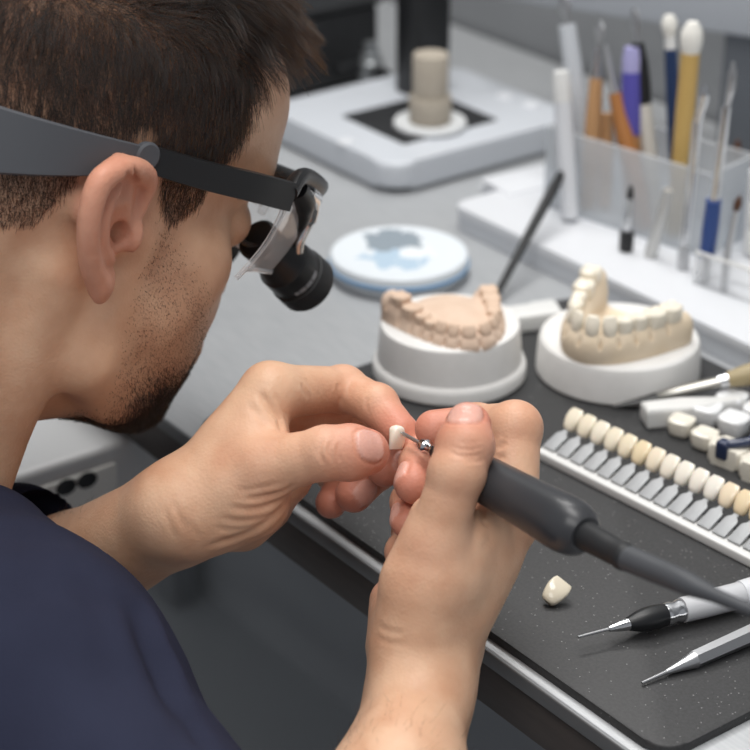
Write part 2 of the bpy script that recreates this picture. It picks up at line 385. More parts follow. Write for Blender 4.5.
def beard_mask(q):
    y, z = q[:, 1], q[:, 2]; ax = np.abs(q[:, 0])
    line = 13-(y-27)*.82
    m = hermite(-3, 14, line-z)*hermite(10, 24, y-(-z-20).clip(0, 60)*.25)*hermite(-112, -88, z)
    mouth = np.exp(-((z+44)/7)**2)*(ax < 25)*(y > 86)
    dense = np.maximum(hermite(-40, -66, z)*hermite(25, 55, y), hermite(30, 10, np.abs(z+30)*2+ax*.3)*hermite(78, 92, y))
    return m*(1-mouth*.9), dense*m*(1-mouth)

def body_surface(X, Y, Z): return surface(f_body, X, Y, Z)
def build_body(X, Y, Z):
    V, Fc, N = body_surface(X, Y, Z)
    V = V.astype(float); N = N.astype(float)
    disp = np.zeros(len(V)); red = np.zeros(len(V)); nail = np.zeros(len(V))
    for c, t, n, w, l in NAILS:
        r = V-c; m = np.einsum('ij,ij->i', r, r) < 20**2
        r = r[m]; u = r@np.cross(t, n); v = r@t; nn = N[m]@n
        q = (np.abs(u/w)**2.6+np.abs(v/l)**2.6)**(1/2.6)
        inside = hermite(1.03, .95, q)*(nn > .12)*(np.abs(r@n) < 7)
        groove = np.exp(-((q-1.06)/.09)**2)*(nn > .05)*(v < l*.75)*(np.abs(r@n) < 7)
        disp[m] += .32*inside-.60*groove; nail[m] = np.maximum(nail[m], inside*(np.where(v > l*.80, .25, 1)))
    for pl, dep, w in CRE:                                     # distance to the line, measured across the skin; fades at both ends
        m = ((V > pl.min(0)-6) & (V < pl.max(0)+6)).all(1)
        if not m.any(): continue
        v, nn = V[m], N[m]; best = np.full(len(v), 1e3); tt = np.zeros(len(v)); n_ = len(pl)-1
        for k in range(n_):
            ba = pl[k+1]-pl[k]; pa = v-pl[k]; h = np.clip(pa@ba/max(ba@ba, 1e-9), 0, 1); e = pa-h[:, None]*ba; dd = np.linalg.norm(e, axis=1)
            e = e-nn*np.einsum('ij,ij->i', e, nn)[:, None]; la = np.where(dd < 6, np.linalg.norm(e, axis=1), 1e3)
            u = la < best; best[u] = la[u]; tt[u] = (k+h[u])/n_
        disp[m] -= dep*(np.exp(-(best/w)**2)-.35*np.exp(-((best-2.1*w)/w)**2))*np.clip(np.minimum(tt, 1-tt)*4, .0, 1)
    V = V+N*disp[:, None]
    for p, r in TIPS: red = np.maximum(red, 1.0*np.exp(-np.sum((V-p)**2, 1)/(r*r)))
    for nm in 'LR':
        for fn, (pts, rs) in HANDS[nm]['fingers'].items():
            for p in pts[1:-1]: red = np.maximum(red, .32*np.exp(-np.sum((V-p)**2, 1)/15**2))
    q = (V-HEm)@HR; ax = np.abs(q[:, 0])
    near = np.abs(field(f_head)(q)) < 2.5
    red = np.maximum(red, .55*hermite(70, 78, ax)*(np.abs(q[:, 1]+8) < 32)*hermite(40, 30, np.abs(q[:, 2]-3))*near)
    red = np.maximum(red, .7*np.exp(-((q-np.array([0, 106, -12]))**2).sum(1)/18**2))
    lips = np.exp(-((q[:, 2]+44.5)/6)**4)*(ax < 23)*(q[:, 1] > 90); red = np.maximum(red, lips)
    hm = np.where(near, hair_mask(q), 0); bm, dm = beard_mask(q); bm = np.where(near, bm, 0); dm = np.where(near, dm, 0)
    return V, Fc, N, red, nail, hm, bm, dm, q, near
def skin_mat():
    m = mat('skin', '#cb9b80', .46, spec=.4, sss=.12)
    nt = m.node_tree; b = nt.nodes['Principled BSDF']; L = nt.links.new
    def n(t, **k):
        x = nt.nodes.new(t)
        for a, v in k.items(): setattr(x, a, v)
        return x
    def mix(fac, a, bcol):
        x = n('ShaderNodeMix', data_type='RGBA'); L(fac, x.inputs[0])
        if isinstance(a, str): x.inputs[6].default_value = srgb(a)
        else: L(a, x.inputs[6])
        x.inputs[7].default_value = srgb(bcol); return x.outputs[2]
    def math_(op, a, b2):
        x = n('ShaderNodeMath', operation=op)
        for i, v in enumerate((a, b2)):
            if isinstance(v, (int, float)): x.inputs[i].default_value = v
            else: L(v, x.inputs[i])
        return x.outputs[0]
    tc = n('ShaderNodeTexCoord'); at = n('ShaderNodeAttribute', attribute_name='tint'); sp = n('ShaderNodeSeparateColor'); L(at.outputs['Color'], sp.inputs[0])
    n1 = n('ShaderNodeTexNoise'); n1.inputs['Scale'].default_value = 55; n1.inputs['Detail'].default_value = 5; L(tc.outputs['Object'], n1.inputs['Vector'])
    mr = n('ShaderNodeMapRange'); mr.inputs[1].default_value = .35; mr.inputs[2].default_value = .7; L(n1.outputs[0], mr.inputs[0])
    c = mix(mr.outputs[0], '#dfb697', '#cf9f80')
    c = mix(math_('MULTIPLY', sp.outputs[0], .80), c, '#cc7565')
    n2 = n('ShaderNodeTexNoise'); n2.inputs['Scale'].default_value = 1500; n2.inputs['Detail'].default_value = 2; L(tc.outputs['Object'], n2.inputs['Vector'])
    m2 = n('ShaderNodeMapRange'); m2.inputs[1].default_value = .45; m2.inputs[2].default_value = .62; m2.inputs[3].default_value = .45; L(n2.outputs[0], m2.inputs[0])
    c = mix(math_('MULTIPLY', sp.outputs[2], m2.outputs[0]), c, '#4a382f')
    c = mix(math_('MULTIPLY', sp.outputs[1], .9), c, '#dcaa9b')
    L(c, b.inputs['Base Color'])
    L(math_('SUBTRACT', .47, math_('MULTIPLY', sp.outputs[1], .2)), b.inputs['Roughness'])
    v = n('ShaderNodeTexVoronoi'); v.inputs['Scale'].default_value = 800; L(tc.outputs['Object'], v.inputs['Vector'])
    n3 = n('ShaderNodeTexNoise'); n3.inputs['Scale'].default_value = 260; n3.inputs['Detail'].default_value = 6; L(tc.outputs['Object'], n3.inputs['Vector'])
    h = math_('ADD', math_('MULTIPLY', v.outputs['Distance'], .5), n3.outputs[0])
    bp = n('ShaderNodeBump'); bp.inputs['Strength'].default_value = .22; bp.inputs['Distance'].default_value = .0008; L(h, bp.inputs['Height']); L(bp.outputs[0], b.inputs['Normal'])
    return m
KQ = .95
XB = axis_pts([(-260, 4), (-90, 4), (125, 2.4), (135, .9*KQ), (300, .9*KQ), (460, 4)]); YB = axis_pts([(-420, 4), (-215, 4), (-110, 2.4), (30, .9*KQ), (60, 2)]); ZB = axis_pts([(-350, 5), (-60, 4), (15, 2.4), (115, .9*KQ), (300, 2.4)])
body = build_body(XB, YB, ZB)
BV, BF, BN, B_red, B_nail, B_hm, B_bm, B_dm, BQ, B_near = body
person = mesh_np('person', BV/1000, BF, skin_mat())
tag(person, 'seated person in navy top with loupes, both hands working on a tooth crown', 'person')
ca = person.data.color_attributes.new('tint', 'FLOAT_COLOR', 'POINT')
ca.data.foreach_set('color', np.stack([B_red, B_nail, np.clip(B_hm*.8+B_bm*.26+B_dm*.45, 0, .9), np.ones(len(BV))], 1).astype(np.float32).ravel())

# --- hair as individual strands
hair_m = bpy.data.materials.new('dark_brown_hair'); hair_m.use_nodes = True
_nt = hair_m.node_tree; _nt.nodes.remove(_nt.nodes['Principled BSDF']); _h = _nt.nodes.new('ShaderNodeBsdfHairPrincipled')
_h.parametrization = 'MELANIN'; _h.inputs['Melanin'].default_value = .90; _h.inputs['Melanin Redness'].default_value = .12; _h.inputs['Roughness'].default_value = .42; _h.inputs['Radial Roughness'].default_value = .5
_h.inputs['Random Color'].default_value = .3; _h.inputs['Random Roughness'].default_value = .1
_nt.links.new(_h.outputs[0], _nt.nodes['Material Output'].inputs['Surface'])
def strands(name, pts, rad, parent):                          # pts (n, k, 3) in metres
    n, k, _ = pts.shape
    hc = bpy.data.hair_curves.new(name); hc.add_curves([k]*n)
    hc.position_data.foreach_set('vector', pts.astype(np.float32).ravel())
    ra = hc.attributes.get('radius') or hc.attributes.new('radius', 'FLOAT', 'POINT')
    ra.data.foreach_set('value', np.broadcast_to(rad, (n, k)).astype(np.float32).ravel())
    o = bpy.data.objects.new(name, hc); COL.objects.link(o); hc.materials.append(hair_m); o.parent = parent; return o
def roots(weight, n):
    tri = np.concatenate([BF[:, [0, 1, 2]], BF[:, [0, 2, 3]]]); w = weight[tri].mean(1)
    tri = tri[w > .02]; w = w[w > .02]
    a = np.linalg.norm(np.cross(BQ[tri[:, 1]]-BQ[tri[:, 0]], BQ[tri[:, 2]]-BQ[tri[:, 0]]), axis=1)*w
    i = RNG.choice(len(tri), n, p=a/a.sum()); u = RNG.random((n, 2)); f = u.sum(1) > 1; u[f] = 1-u[f]
    bc = np.stack([1-u.sum(1), u[:, 0], u[:, 1]], 1)
    q = (BQ[tri[i]]*bc[..., None]).sum(1); nn = (BN[tri[i]]*bc[..., None]).sum(1)@HR
    return q, nn/np.linalg.norm(nn, axis=1)[:, None]
def wav(q, s, seed): # smooth pseudo-noise, three components
    r = np.random.default_rng(seed); out = np.zeros((len(q), 3))
    for k in range(5):
        A = r.normal(size=(3, 3))*s; out += np.sin(q@A+r.random(3)*6.28)
    return out/3
def head_to_world(q): return (q@HR.T)/1000+HE
def unit(v): return v/np.maximum(np.linalg.norm(v, axis=-1, keepdims=True), 1e-6)
def make_hair():
    q, n = roots(B_hm*(BQ[:, 2] > -75), 70000)
    top = hermite(72, 104, q[:, 2]); fr = hermite(10, 80, q[:, 1])
    L = np.interp(q[:, 2], [-60, 0, 14, 30, 50, 75, 95, 115], [2, 2, 3, 5, 8.5, 14, 24, 30])*(.75+.5*RNG.random(len(q)))
    side = np.array([0, .22, -.97]); fwd = np.stack([.25*np.sign(q[:, 0])*(np.abs(q[:, 0]) > 30)+0*q[:, 0], .80+0*q[:, 0], .45-.35*fr], 1)
    T = unit(side*(1-top[:, None])+fwd*top[:, None]+.34*wav(q, .05, 3)+.22*RNG.normal(size=q.shape))
    T = unit(T-n*np.einsum('ij,ij->i', T, n)[:, None])
    lift = .30+.36*top+.12*RNG.random(len(q))
    k = 7; t = np.linspace(0, 1, k)[None, :, None]
    base = q[:, None]; Ln = L[:, None, None]
    pts = base+n[:, None]*Ln*(lift[:, None, None]*(t*1.15-.45*t*t))+T[:, None]*Ln*(.35*t+.6*t*t)*1.0
    # clumps
    from mathutils import kdtree
    ng = 2600; gi = RNG.choice(len(q), ng, replace=False); kd = kdtree.KDTree(ng)
    for a, b in enumerate(gi): kd.insert(q[b], a)
    kd.balance(); cl = np.array([gi[kd.find(x)[1]] for x in q])
    amt = (.30+.42*top)[:, None, None]*(t**1.4)
    pts = pts+(pts[cl]-pts-(base[cl]-base)*.25)*amt*(L[:, None, None] > 5)
    pts = pts+wav(q, .5, 9)[:, None]*t*.05*Ln
    # keep the strands outside the head
    fl = pts.reshape(-1, 3)
    rad = np.linspace(.085, .03, k)[None]*(1+.0*L[:, None])/1000
    strands('hair', head_to_world(fl).reshape(pts.shape), rad, person)
def make_beard():
    q, n = roots(np.clip(B_bm*.38+B_dm*1.0, 0, 1.2)*(BQ[:, 2] < 20), 24000)
    bmq, dmq = beard_mask(q)
    L = (.7+3.6*dmq)*(.6+.7*RNG.random(len(q)))
    T = unit(np.array([0, .25, -.95])+.35*RNG.normal(size=q.shape)); T = unit(T-n*np.einsum('ij,ij->i', T, n)[:, None])
    t = np.linspace(0, 1, 4)[None, :, None]
    pts = q[:, None]+n[:, None]*L[:, None, None]*(.75*t-.25*t*t)+T[:, None]*L[:, None, None]*(.45*t+.4*t*t)
    strands('beard', head_to_world(pts.reshape(-1, 3)).reshape(pts.shape), (np.array([.055, .05, .04, .018])[None]+np.array([.03, .03, .02, 0])[None]*dmq[:, None])/1000, person)
def make_brows():
    w = np.where(B_near & (BQ[:, 1] > 60), np.exp(-((BQ[:, 2]-36+((np.abs(BQ[:, 0])-30)/26)**2*4)/3.6)**2)*(np.abs(BQ[:, 0]) > 9)*(np.abs(BQ[:, 0]) < 52), 0)
    q, n = roots(w, 1500); sx = np.sign(q[:, 0])
    T = unit(np.stack([sx*.9, -.2+0*sx, .35+0*sx], 1)+.2*RNG.normal(size=q.shape)); t = np.linspace(0, 1, 4)[None, :, None]
    pts = q[:, None]+n[:, None]*3*t+T[:, None]*7*t*t
    strands('eyebrows', head_to_world(pts.reshape(-1, 3)).reshape(pts.shape), np.array([.08, .07, .05, .02])[None]/1000, person)
    a = RNG.uniform(-1, 1, 240); sx = np.where(np.arange(240) % 2, 1, -1); t = np.linspace(0, 1, 5)
    r0 = np.stack([sx*(31+11*a), 87-4.5*a*a, 10-1.5*a*a], 1); D = np.stack([sx*a*.35, 1+0*a, -.25+0*a], 1)
    pts = r0[:, None]+unit(D)[:, None]*8*t[None, :, None]+np.array([0, 0, 3.])*(t**2)[None, :, None]
    strands('eyelashes', head_to_world(pts.reshape(-1, 3)).reshape(pts.shape), np.array([.09, .08, .07, .05, .02])[None]/1000, person)
def make_arm_hair():
    W = np.zeros(len(BV))
    for nm, n0 in (('L', 0), ('R', 1)):
        D = HANDS[nm]; a, b = D['wrist'][0][0]*.6+D['wrist'][1][0]*.4, D['elbow']; ba = b-a; pa = BV-a; h = pa@ba/(ba@ba)
        r = np.linalg.norm(pa-np.clip(h, 0, 1)[:, None]*ba, axis=1); W = np.maximum(W, hermite(-.05, .2, h)*(h < .9)*(r < 55)*(BN@np.array([0, 0, 1.]) > -.2))
    q, n = roots(W, 1500)
    ax = [HR.T@unit(HANDS[k]['wrist'][0][0]-HANDS[k]['elbow']) for k in 'LR']; sd = ((q@HR.T+HEm)[:, 0] > 230)[:, None]
    T = unit(np.where(sd, ax[1], ax[0])+.35*RNG.normal(size=q.shape)); t = np.linspace(0, 1, 5)[None, :, None]; L = RNG.uniform(3, 7, len(q))[:, None, None]
    pts = q[:, None]+n[:, None]*L*(.45*t-.25*t*t)+T[:, None]*L*(.3*t+.5*t*t)
    strands('arm_hair', head_to_world(pts.reshape(-1, 3)).reshape(pts.shape), np.array([.03, .028, .024, .016, .008])[None]/1000, person)
make_hair(); make_beard(); make_brows(); make_arm_hair()

# --- navy scrub top
def f_shirt(p):
    RE, LE = PM((188, 930, 700)), HANDS['L']['elbow']
    d = rc(p, (-8, -262, -35), (-12, -340, -330), 100, 112)
    d = smin(d, rc(p, NECKB+np.array([-4, -26, 2]), (-8, -262, -35), 76, 100), 20)
    d = smin(d, rc(p, SHR+np.array([-12, -6, -8]), SHL+np.array([12, -6, -8]), 66, 66), 30)
    d = smin(d, rc(p, NECKB+np.array([0, -8, -14]), SHR, 72, 58), 25)
    d = smin(d, rc(p, NECKB+np.array([0, -8, -14]), SHL, 72, 58), 25)
    d = smin(d, rc(p, SHR, RE, 62, 52), 20)
    d = smin(d, rc(p, SHL, LE, 62, 46), 20)
    LW = HANDS['L']['wrist'][1][0]; d = smin(d, rc(p, LE, PM((16, 548, 885)), 50, 31), 15)
    d = smin(d, rc(p, PM((-25, 552, 812)), SHR, 28, 58), 20)
    # openings: neck, sleeves
    d = carve(d, chain(p, [hw(0, -40, 0)*1000, hw(0, -54, -60)*1000, hw(0, -74, -120)*1000, hw(0, -88, -150)*1000], [64, 66, 69, 72], 8), 4)
    d = carve(d, rc(p, PM((22, 565, 882)), LW+(LW-LE)*.4, 27, 40), 3)
    d = carve(d, rc(p, RE+(SHR-RE)*.18, HANDS['R']['elbow'], 44, 50), 3)
    return d
def make_shirt():
    X = axis_pts([(-280, 5), (60, 3), (300, 3)]); Y = axis_pts([(-480, 5), (-300, 3), (40, 3)]); Z = axis_pts([(-440, 6), (-80, 3), (150, 3)])
    V, Fc, N = surface(f_shirt, X, Y, Z)
    V = V.astype(float)
    w = np.zeros(len(V)); r = np.random.default_rng(5)
    for k in range(9):
        A = r.normal(size=3)*(.02+.012*k); w += np.sin(V@A+1.5*np.sin(V@(r.normal(size=3)*.02))+r.random()*6)*(1.2/(1+.5*k))
    for pts, dep, wd in (([(138, 612), (150, 640), (165, 668), (178, 698), (186, 735)], 5.0, 7.5), ([(150, 612), (163, 640), (178, 668), (191, 698)], -2.4, 5.), ([(120, 618), (132, 655), (145, 690)], -2.0, 9.), ([(60, 545), (95, 590), (118, 650), (126, 720)], 2.2, 11.), ([(8, 505), (30, 545), (40, 600)], 1.8, 9.), ([(195, 715), (203, 745)], 3., 4.)):
        q = [trace(x, y, f_shirt) for x, y in pts]; h = None
        for a, b in zip(q, q[1:]):
            ba = b-a; pa = V-a; t = np.clip(pa@ba/(ba@ba), 0, 1); e = np.linalg.norm(pa-t[:, None]*ba, axis=1); h = e if h is None else np.minimum(h, e)
        mid = sum(q)/len(q); w -= dep*np.exp(-(h/wd)**2)*np.exp(-(np.linalg.norm(V-mid, axis=1)/(.42*np.linalg.norm(q[-1]-q[0])+6))**2)
    V = V+N*w[:, None]
    o = mesh_np('scrub_top', V/1000, Fc, mat('navy_cotton', '#272a3c', .85, spec=.2, bump=(900, .25, .0006), noise=(30, .35, '#2f3347')), person)
    return o
make_shirt()
# ------------------------------------------------------------------ shapes
def bm_obj(name, bm, m, parent=None, smooth=True, loc=None, rot=None):
    bmesh.ops.recalc_face_normals(bm, faces=bm.faces)
    me = bpy.data.meshes.new(name); bm.to_mesh(me); bm.free()
    if smooth:
        for p in me.polygons: p.use_smooth = True
        try: me.set_sharp_from_angle(angle=math.radians(35))
        except Exception: pass
    o = link(name, me, m, parent)
    if loc is not None: o.location = loc
    if rot is not None: o.rotation_euler = rot
    return o
def add_box(bm, lo, hi, bev=0., seg=3):
    b2 = bmesh.new(); bmesh.ops.create_cube(b2, size=1)
    lo, hi = Vector(lo), Vector(hi)
    for v in b2.verts: v.co = Vector((lo[i]+(v.co[i]+.5)*(hi[i]-lo[i]) for i in range(3)))
    if bev: bmesh.ops.bevel(b2, geom=b2.edges[:], offset=bev, segments=seg, profile=.5, affect='EDGES')
    merge(bm, b2)
def merge(bm, b2, M=None):
    me = bpy.data.meshes.new('t'); b2.to_mesh(me); b2.free()
    if M is not None: me.transform(M)
    bm.from_mesh(me); bpy.data.meshes.remove(me)
def box(name, lo, hi, m, bev=.001, parent=None, seg=3, loc=None, rot=None):
    bm = bmesh.new(); add_box(bm, lo, hi, bev, seg); return bm_obj(name, bm, m, parent, True, loc, rot)
def add_lathe(bm, prof, n=32, M=None):                       # prof: [(z, r), ...] in metres
    b2 = bmesh.new(); rings = []
    for z, r in prof:
        rings.append([b2.verts.new((max(r, 1e-5)*math.cos(2*PI*i/n), max(r, 1e-5)*math.sin(2*PI*i/n), z)) for i in range(n)])
    for a, b in zip(rings, rings[1:]):
        for i in range(n): b2.faces.new((a[i], a[(i+1) % n], b[(i+1) % n], b[i]))
    b2.faces.new(rings[0]); b2.faces.new(rings[-1]); merge(bm, b2, M)
def lathe(name, prof, m, parent=None, n=32, loc=None, rot=None, mm=True):
    if mm: prof = [(z/1000, r/1000) for z, r in prof]
    bm = bmesh.new(); add_lathe(bm, prof, n); return bm_obj(name, bm, m, parent, True, loc, rot)
def add_tube(bm, pts, rs, n=14, flat=1.):                    # swept tube through pts (metres)
    pts = [Vector(p) for p in pts]; rs = rs if hasattr(rs, '__len__') else [rs]*len(pts)
    up = None; rings = []
    for i, p in enumerate(pts):
        d = (pts[min(i+1, len(pts)-1)]-pts[max(i-1, 0)]).normalized()
        if up is None: up = d.orthogonal().normalized()
        s = d.cross(up).normalized(); up = s.cross(d).normalized()
        rings.append([bm.verts.new(p+(s*math.cos(2*PI*k/n)+up*(math.sin(2*PI*k/n)*flat))*rs[i]) for k in range(n)])
    for a, b in zip(rings, rings[1:]):
        for i in range(n): bm.faces.new((a[i], a[(i+1) % n], b[(i+1) % n], b[i]))
    bm.faces.new(rings[0]); bm.faces.new(rings[-1])
def tube(name, pts, rs, m, parent=None, n=14, flat=1.):
    bm = bmesh.new(); add_tube(bm, pts, rs, n, flat); return bm_obj(name, bm, m, parent)
def bez(pts, n=24):                                          # smooth path through points (Catmull-Rom)
    pts = [np.array(p, float) for p in pts]; q = [2*pts[0]-pts[1]]+pts+[2*pts[-1]-pts[-2]]; out = []
    for i in range(1, len(q)-2):
        for t in np.linspace(0, 1, n, endpoint=False):
            a, b, c, d = q[i-1:i+3]; out.append(.5*((2*b)+(c-a)*t+(2*a-5*b+4*c-d)*t*t+(3*b-a-3*c+d)*t**3))
    return out+[pts[-1]]
def add_prism(bm, poly, z0, z1, bev=0., seg=3, taper=1.):
    b2 = bmesh.new(); c = Vector((sum(p[0] for p in poly)/len(poly), sum(p[1] for p in poly)/len(poly), 0))
    lo = [b2.verts.new((p[0], p[1], z0)) for p in poly]; hi = [b2.verts.new((c.x+(p[0]-c.x)*taper, c.y+(p[1]-c.y)*taper, z1)) for p in poly]
    n = len(poly); cap = [b2.faces.new(lo[::-1]), b2.faces.new(hi)]
    for i in range(n): b2.faces.new((lo[i], lo[(i+1) % n], hi[(i+1) % n], hi[i]))
    if bev: bmesh.ops.bevel(b2, geom=list({e for f in cap for e in f.edges}), offset=bev, segments=seg, profile=.5, affect='EDGES')
    merge(bm, b2)
def rrect(x0, y0, x1, y1, r, n=8):
    out = []
    for cx, cy, a in ((x1-r, y1-r, 0), (x0+r, y1-r, 90), (x0+r, y0+r, 180), (x1-r, y0+r, 270)):
        for k in range(n+1): t = math.radians(a+90*k/n); out.append((cx+r*math.cos(t), cy+r*math.sin(t)))
    return out
def z_to(d): return Vector(d).to_track_quat('Z', 'Y')
def frame_z(A, B, up=(0, 0, 1)):                             # z from A to B, y as near to up as it goes
    z = unit(np.asarray(B, float)-np.asarray(A, float)); y = np.asarray(up, float); y = unit(y-z*(y@z)); x = np.cross(y, z)
    return np.stack([x, y, z], 1)

# ------------------------------------------------------------------ materials
M_steel = mat('stainless_desk', '#b6b8ba', .38, .22, noise=(45, .7, '#a6a9ac', (1, 14, 1)), bump=(400, .08, .0005, (1, 20, 1)))
M_edge = mat('steel_edge', '#7b7d7f', .5, .5)
M_apron = mat('dark_apron', '#45403e', .5, noise=(40, .6, '#544d4a', (1, 6, 6)))
M_mat = mat('black_rubber_mat', '#323233', .50, noise=(700, .35, '#4a4a4b'), bump=(1600, .25, .0004), spec=.45)
_nt = M_mat.node_tree; _b = _nt.nodes['Principled BSDF']; _base = _b.inputs['Base Color'].links[0].from_socket   # grinding dust
_tc = _nt.nodes.new('ShaderNodeTexCoord'); _vo = _nt.nodes.new('ShaderNodeTexVoronoi'); _vo.inputs['Scale'].default_value = 620; _nz = _nt.nodes.new('ShaderNodeTexNoise'); _nz.inputs['Scale'].default_value = 16
for _n in (_vo, _nz): _nt.links.new(_tc.outputs['Object'], _n.inputs['Vector'])
_sc = _nt.nodes.new('ShaderNodeSeparateColor'); _nt.links.new(_vo.outputs['Color'], _sc.inputs[0])
def _m(op, a, c):
    x = _nt.nodes.new('ShaderNodeMath'); x.operation = op
    for i, q in enumerate((a, c)):
        if isinstance(q, (int, float)): x.inputs[i].default_value = q
        else: _nt.links.new(q, x.inputs[i])
    return x.outputs[0]
_f = _m('MULTIPLY', _m('MULTIPLY', _m('LESS_THAN', _vo.outputs['Distance'], .20), _m('GREATER_THAN', _m('ADD', _sc.outputs[0], _m('MULTIPLY', _nz.outputs[0], .55)), 1.14)), .34)
_mx = _nt.nodes.new('ShaderNodeMix'); _mx.data_type = 'RGBA'; _nt.links.new(_f, _mx.inputs[0]); _nt.links.new(_base, _mx.inputs[6]); _mx.inputs[7].default_value = srgb('#c9c9c7'); _nt.links.new(_mx.outputs[2], _b.inputs['Base Color'])
M_white = mat('white_plastic', '#d9dbdf', .38, spec=.5)
M_white2 = mat('off_white_plastic', '#e0e0de', .35)
M_plaster = mat('white_plaster', '#e4e3e1', .75, spec=.25, noise=(120, .35, '#d8d7d4'), bump=(500, .18, .0006))
M_pink = mat('beige_plaster', '#dcc4b0', .7, spec=.3, noise=(90, .5, '#cfb39d'), bump=(450, .2, .0006))
M_pink_t = mat('beige_plaster_teeth', '#d9bfa9', .6, spec=.35, noise=(150, .5, '#cfb29b'))
M_cream = mat('cream_plaster', '#e3d3bc', .62, spec=.3, noise=(80, .5, '#dac6a8'), bump=(450, .15, .0005))
M_ivory = mat('ivory_ceramic', '#efe7d6', .25, spec=.5, coat=.3)
M_black = mat('black_plastic', '#1c1d1f', .38)
M_black_m = mat('matt_black_plastic', '#232426', .55)
M_char = mat('charcoal_handpiece', '#38393c', .32, spec=.45)
M_char2 = mat('dark_grey_rubber', '#47494d', .55)
M_chrome = mat('chrome', '#cfd0d2', .16, 1.)
M_sat = mat('satin_steel', '#b9babc', .32, .9)
M_grey = mat('grey_band', '#505257', .6)
M_lightgrey = mat('light_grey_enamel', '#c3c7cd', .38)
M_navy = mat('navy_plastic', '#27324f', .28, coat=.4)
M_blue = mat('blue_handle', '#2f4a86', .35)
M_violet = mat('violet_lacquer', '#5752a8', .35)
M_tan = mat('light_wood', '#c79b6e', .55, noise=(60, .6, '#b5855a', (1, 1, .1)))
M_brown = mat('brown_wood', '#a8703d', .5, noise=(60, .6, '#8f5c30', (1, 1, .1)))
M_bamboo = mat('bamboo', '#c9a866', .5, noise=(60, .5, '#b8934f', (1, 1, .1)))
M_blade = mat('dull_blade', '#9c9a94', .3, .85)
M_brass = mat('pale_wood_handle', '#a99a78', .42, noise=(50, .5, '#97865f', (1, 1, .15)))
M_bristle = mat('white_bristle', '#e6e4dd', .9)
M_brbr = mat('brown_bristle', '#54382a', .9)
M_beige = mat('beige_stone', '#aca395', .7, noise=(100, .4, '#a0968a'))
def frosted():
    m = bpy.data.materials.new('frosted_acrylic'); m.use_nodes = True; nt = m.node_tree; b = nt.nodes['Principled BSDF']
    b.inputs['Base Color'].default_value = srgb('#e4e6e8'); b.inputs['Roughness'].default_value = .45
    t = nt.nodes.new('ShaderNodeBsdfTransparent'); t.inputs[0].default_value = srgb('#eef1f4'); mx = nt.nodes.new('ShaderNodeMixShader'); mx.inputs[0].default_value = .40
    nt.links.new(t.outputs[0], mx.inputs[1]); nt.links.new(b.outputs[0], mx.inputs[2]); nt.links.new(mx.outputs[0], nt.nodes['Material Output'].inputs['Surface']); return m
M_frost = frosted()
def clear(name, a):
    m = bpy.data.materials.new(name); m.use_nodes = True; nt = m.node_tree; b = nt.nodes['Principled BSDF']
    b.inputs['Base Color'].default_value = srgb('#eef0f2'); b.inputs['Roughness'].default_value = .04; b.inputs['Specular IOR Level'].default_value = .9
    t = nt.nodes.new('ShaderNodeBsdfTransparent'); mx = nt.nodes.new('ShaderNodeMixShader')
    lw = nt.nodes.new('ShaderNodeLayerWeight'); lw.inputs[0].default_value = a
    nt.links.new(lw.outputs['Facing'], mx.inputs[0]); nt.links.new(t.outputs[0], mx.inputs[1]); nt.links.new(b.outputs[0], mx.inputs[2]); nt.links.new(mx.outputs[0], nt.nodes['Material Output'].inputs['Surface']); return m
M_clear = clear('clear_plastic', .25)

# ------------------------------------------------------------------ setting
floor = box('floor', (-2.2, -1.9, -.80), (2.2, .62, -.75), mat('grey_floor', '#a2a5a8', .6, noise=(8, .3, '#989b9e')), 0); tag(floor, kind='structure')
wall = box('wall_back', (-2.2, .53, -.75), (2.2, .60, 1.9), mat('grey_wall', '#86888b', .45, noise=(3, .9, '#a3a5a7', (.6, 1, 2.5))), 0); tag(wall, kind='structure')
wl = box('wall_left', (-2.3, -1.9, -.75), (-2.2, .60, 1.9), mat('pale_wall', '#b5b7b8', .7), 0); tag(wl, kind='structure')
ce = box('ceiling', (-2.3, -1.9, 1.9), (2.2, .60, 1.95), mat('white_ceiling', '#d8d9da', .8), 0); tag(ce, kind='structure')

desk = empty('workbench', (0, 0, 0), None, 'steel topped workbench with a dark front edge under all the tools', 'workbench')
box('bench_top', (-.95, -.0035, -.006), (.95, .525, 0), M_steel, .0012, desk)
box('edge_strip', (-.95, -.0045, -.0075), (.95, -.0015, -.0002), M_edge, .0008, desk)
box('front_apron', (-.95, -.002, -.030), (.95, .018, -.0062), M_apron, .001, desk)
for x in (-.9, .86):
    for y in (.03, .48): box('leg', (x, y, -.75), (x+.04, y+.03, -.006), M_sat, .002, desk)
bm = bmesh.new(); add_prism(bm, rrect(0, .0018, .3285, .252, .012), .0001, .0042, .0012)
tag(bm_obj('bench_mat', bm, M_mat), 'black rubber mat with rounded corners under the casts and shade guide', 'mat')

# grey control box fixed under the bench
cb = empty('control_box', (-.115, -.06, -.075), None, 'light grey box with two dark sockets below the bench, behind the navy sleeve', 'control box')
box('housing', (-.02, -.022, -.03), (.055, .10, .044), mat('box_enamel', '#c6c7c8', .4), .004, cb)
hs = []
for px, py in ((66, 487), (87, 480)):
    r = ray(px, py); q = CAM+r*((-.058-CAM[0])/r[0]); hs.append((q[1]+.06, q[2]+.075))
box('front_plate', (.0545, -.018, -.026), (.0570, .05, .034), mat('box_plate', '#dcdcd8', .4), .001, cb)
for y in (hs[0], hs[1]):
    s = lathe('socket', [(0, 3.9), (.8, 3.9), (1.0, 3.4), (1.0, 0)], M_black, cb, 20); s.rotation_euler = (0, PI/2, 0); s.location = (.0568, y[0], y[1]); s.scale = (1.15, 1.5, 1)

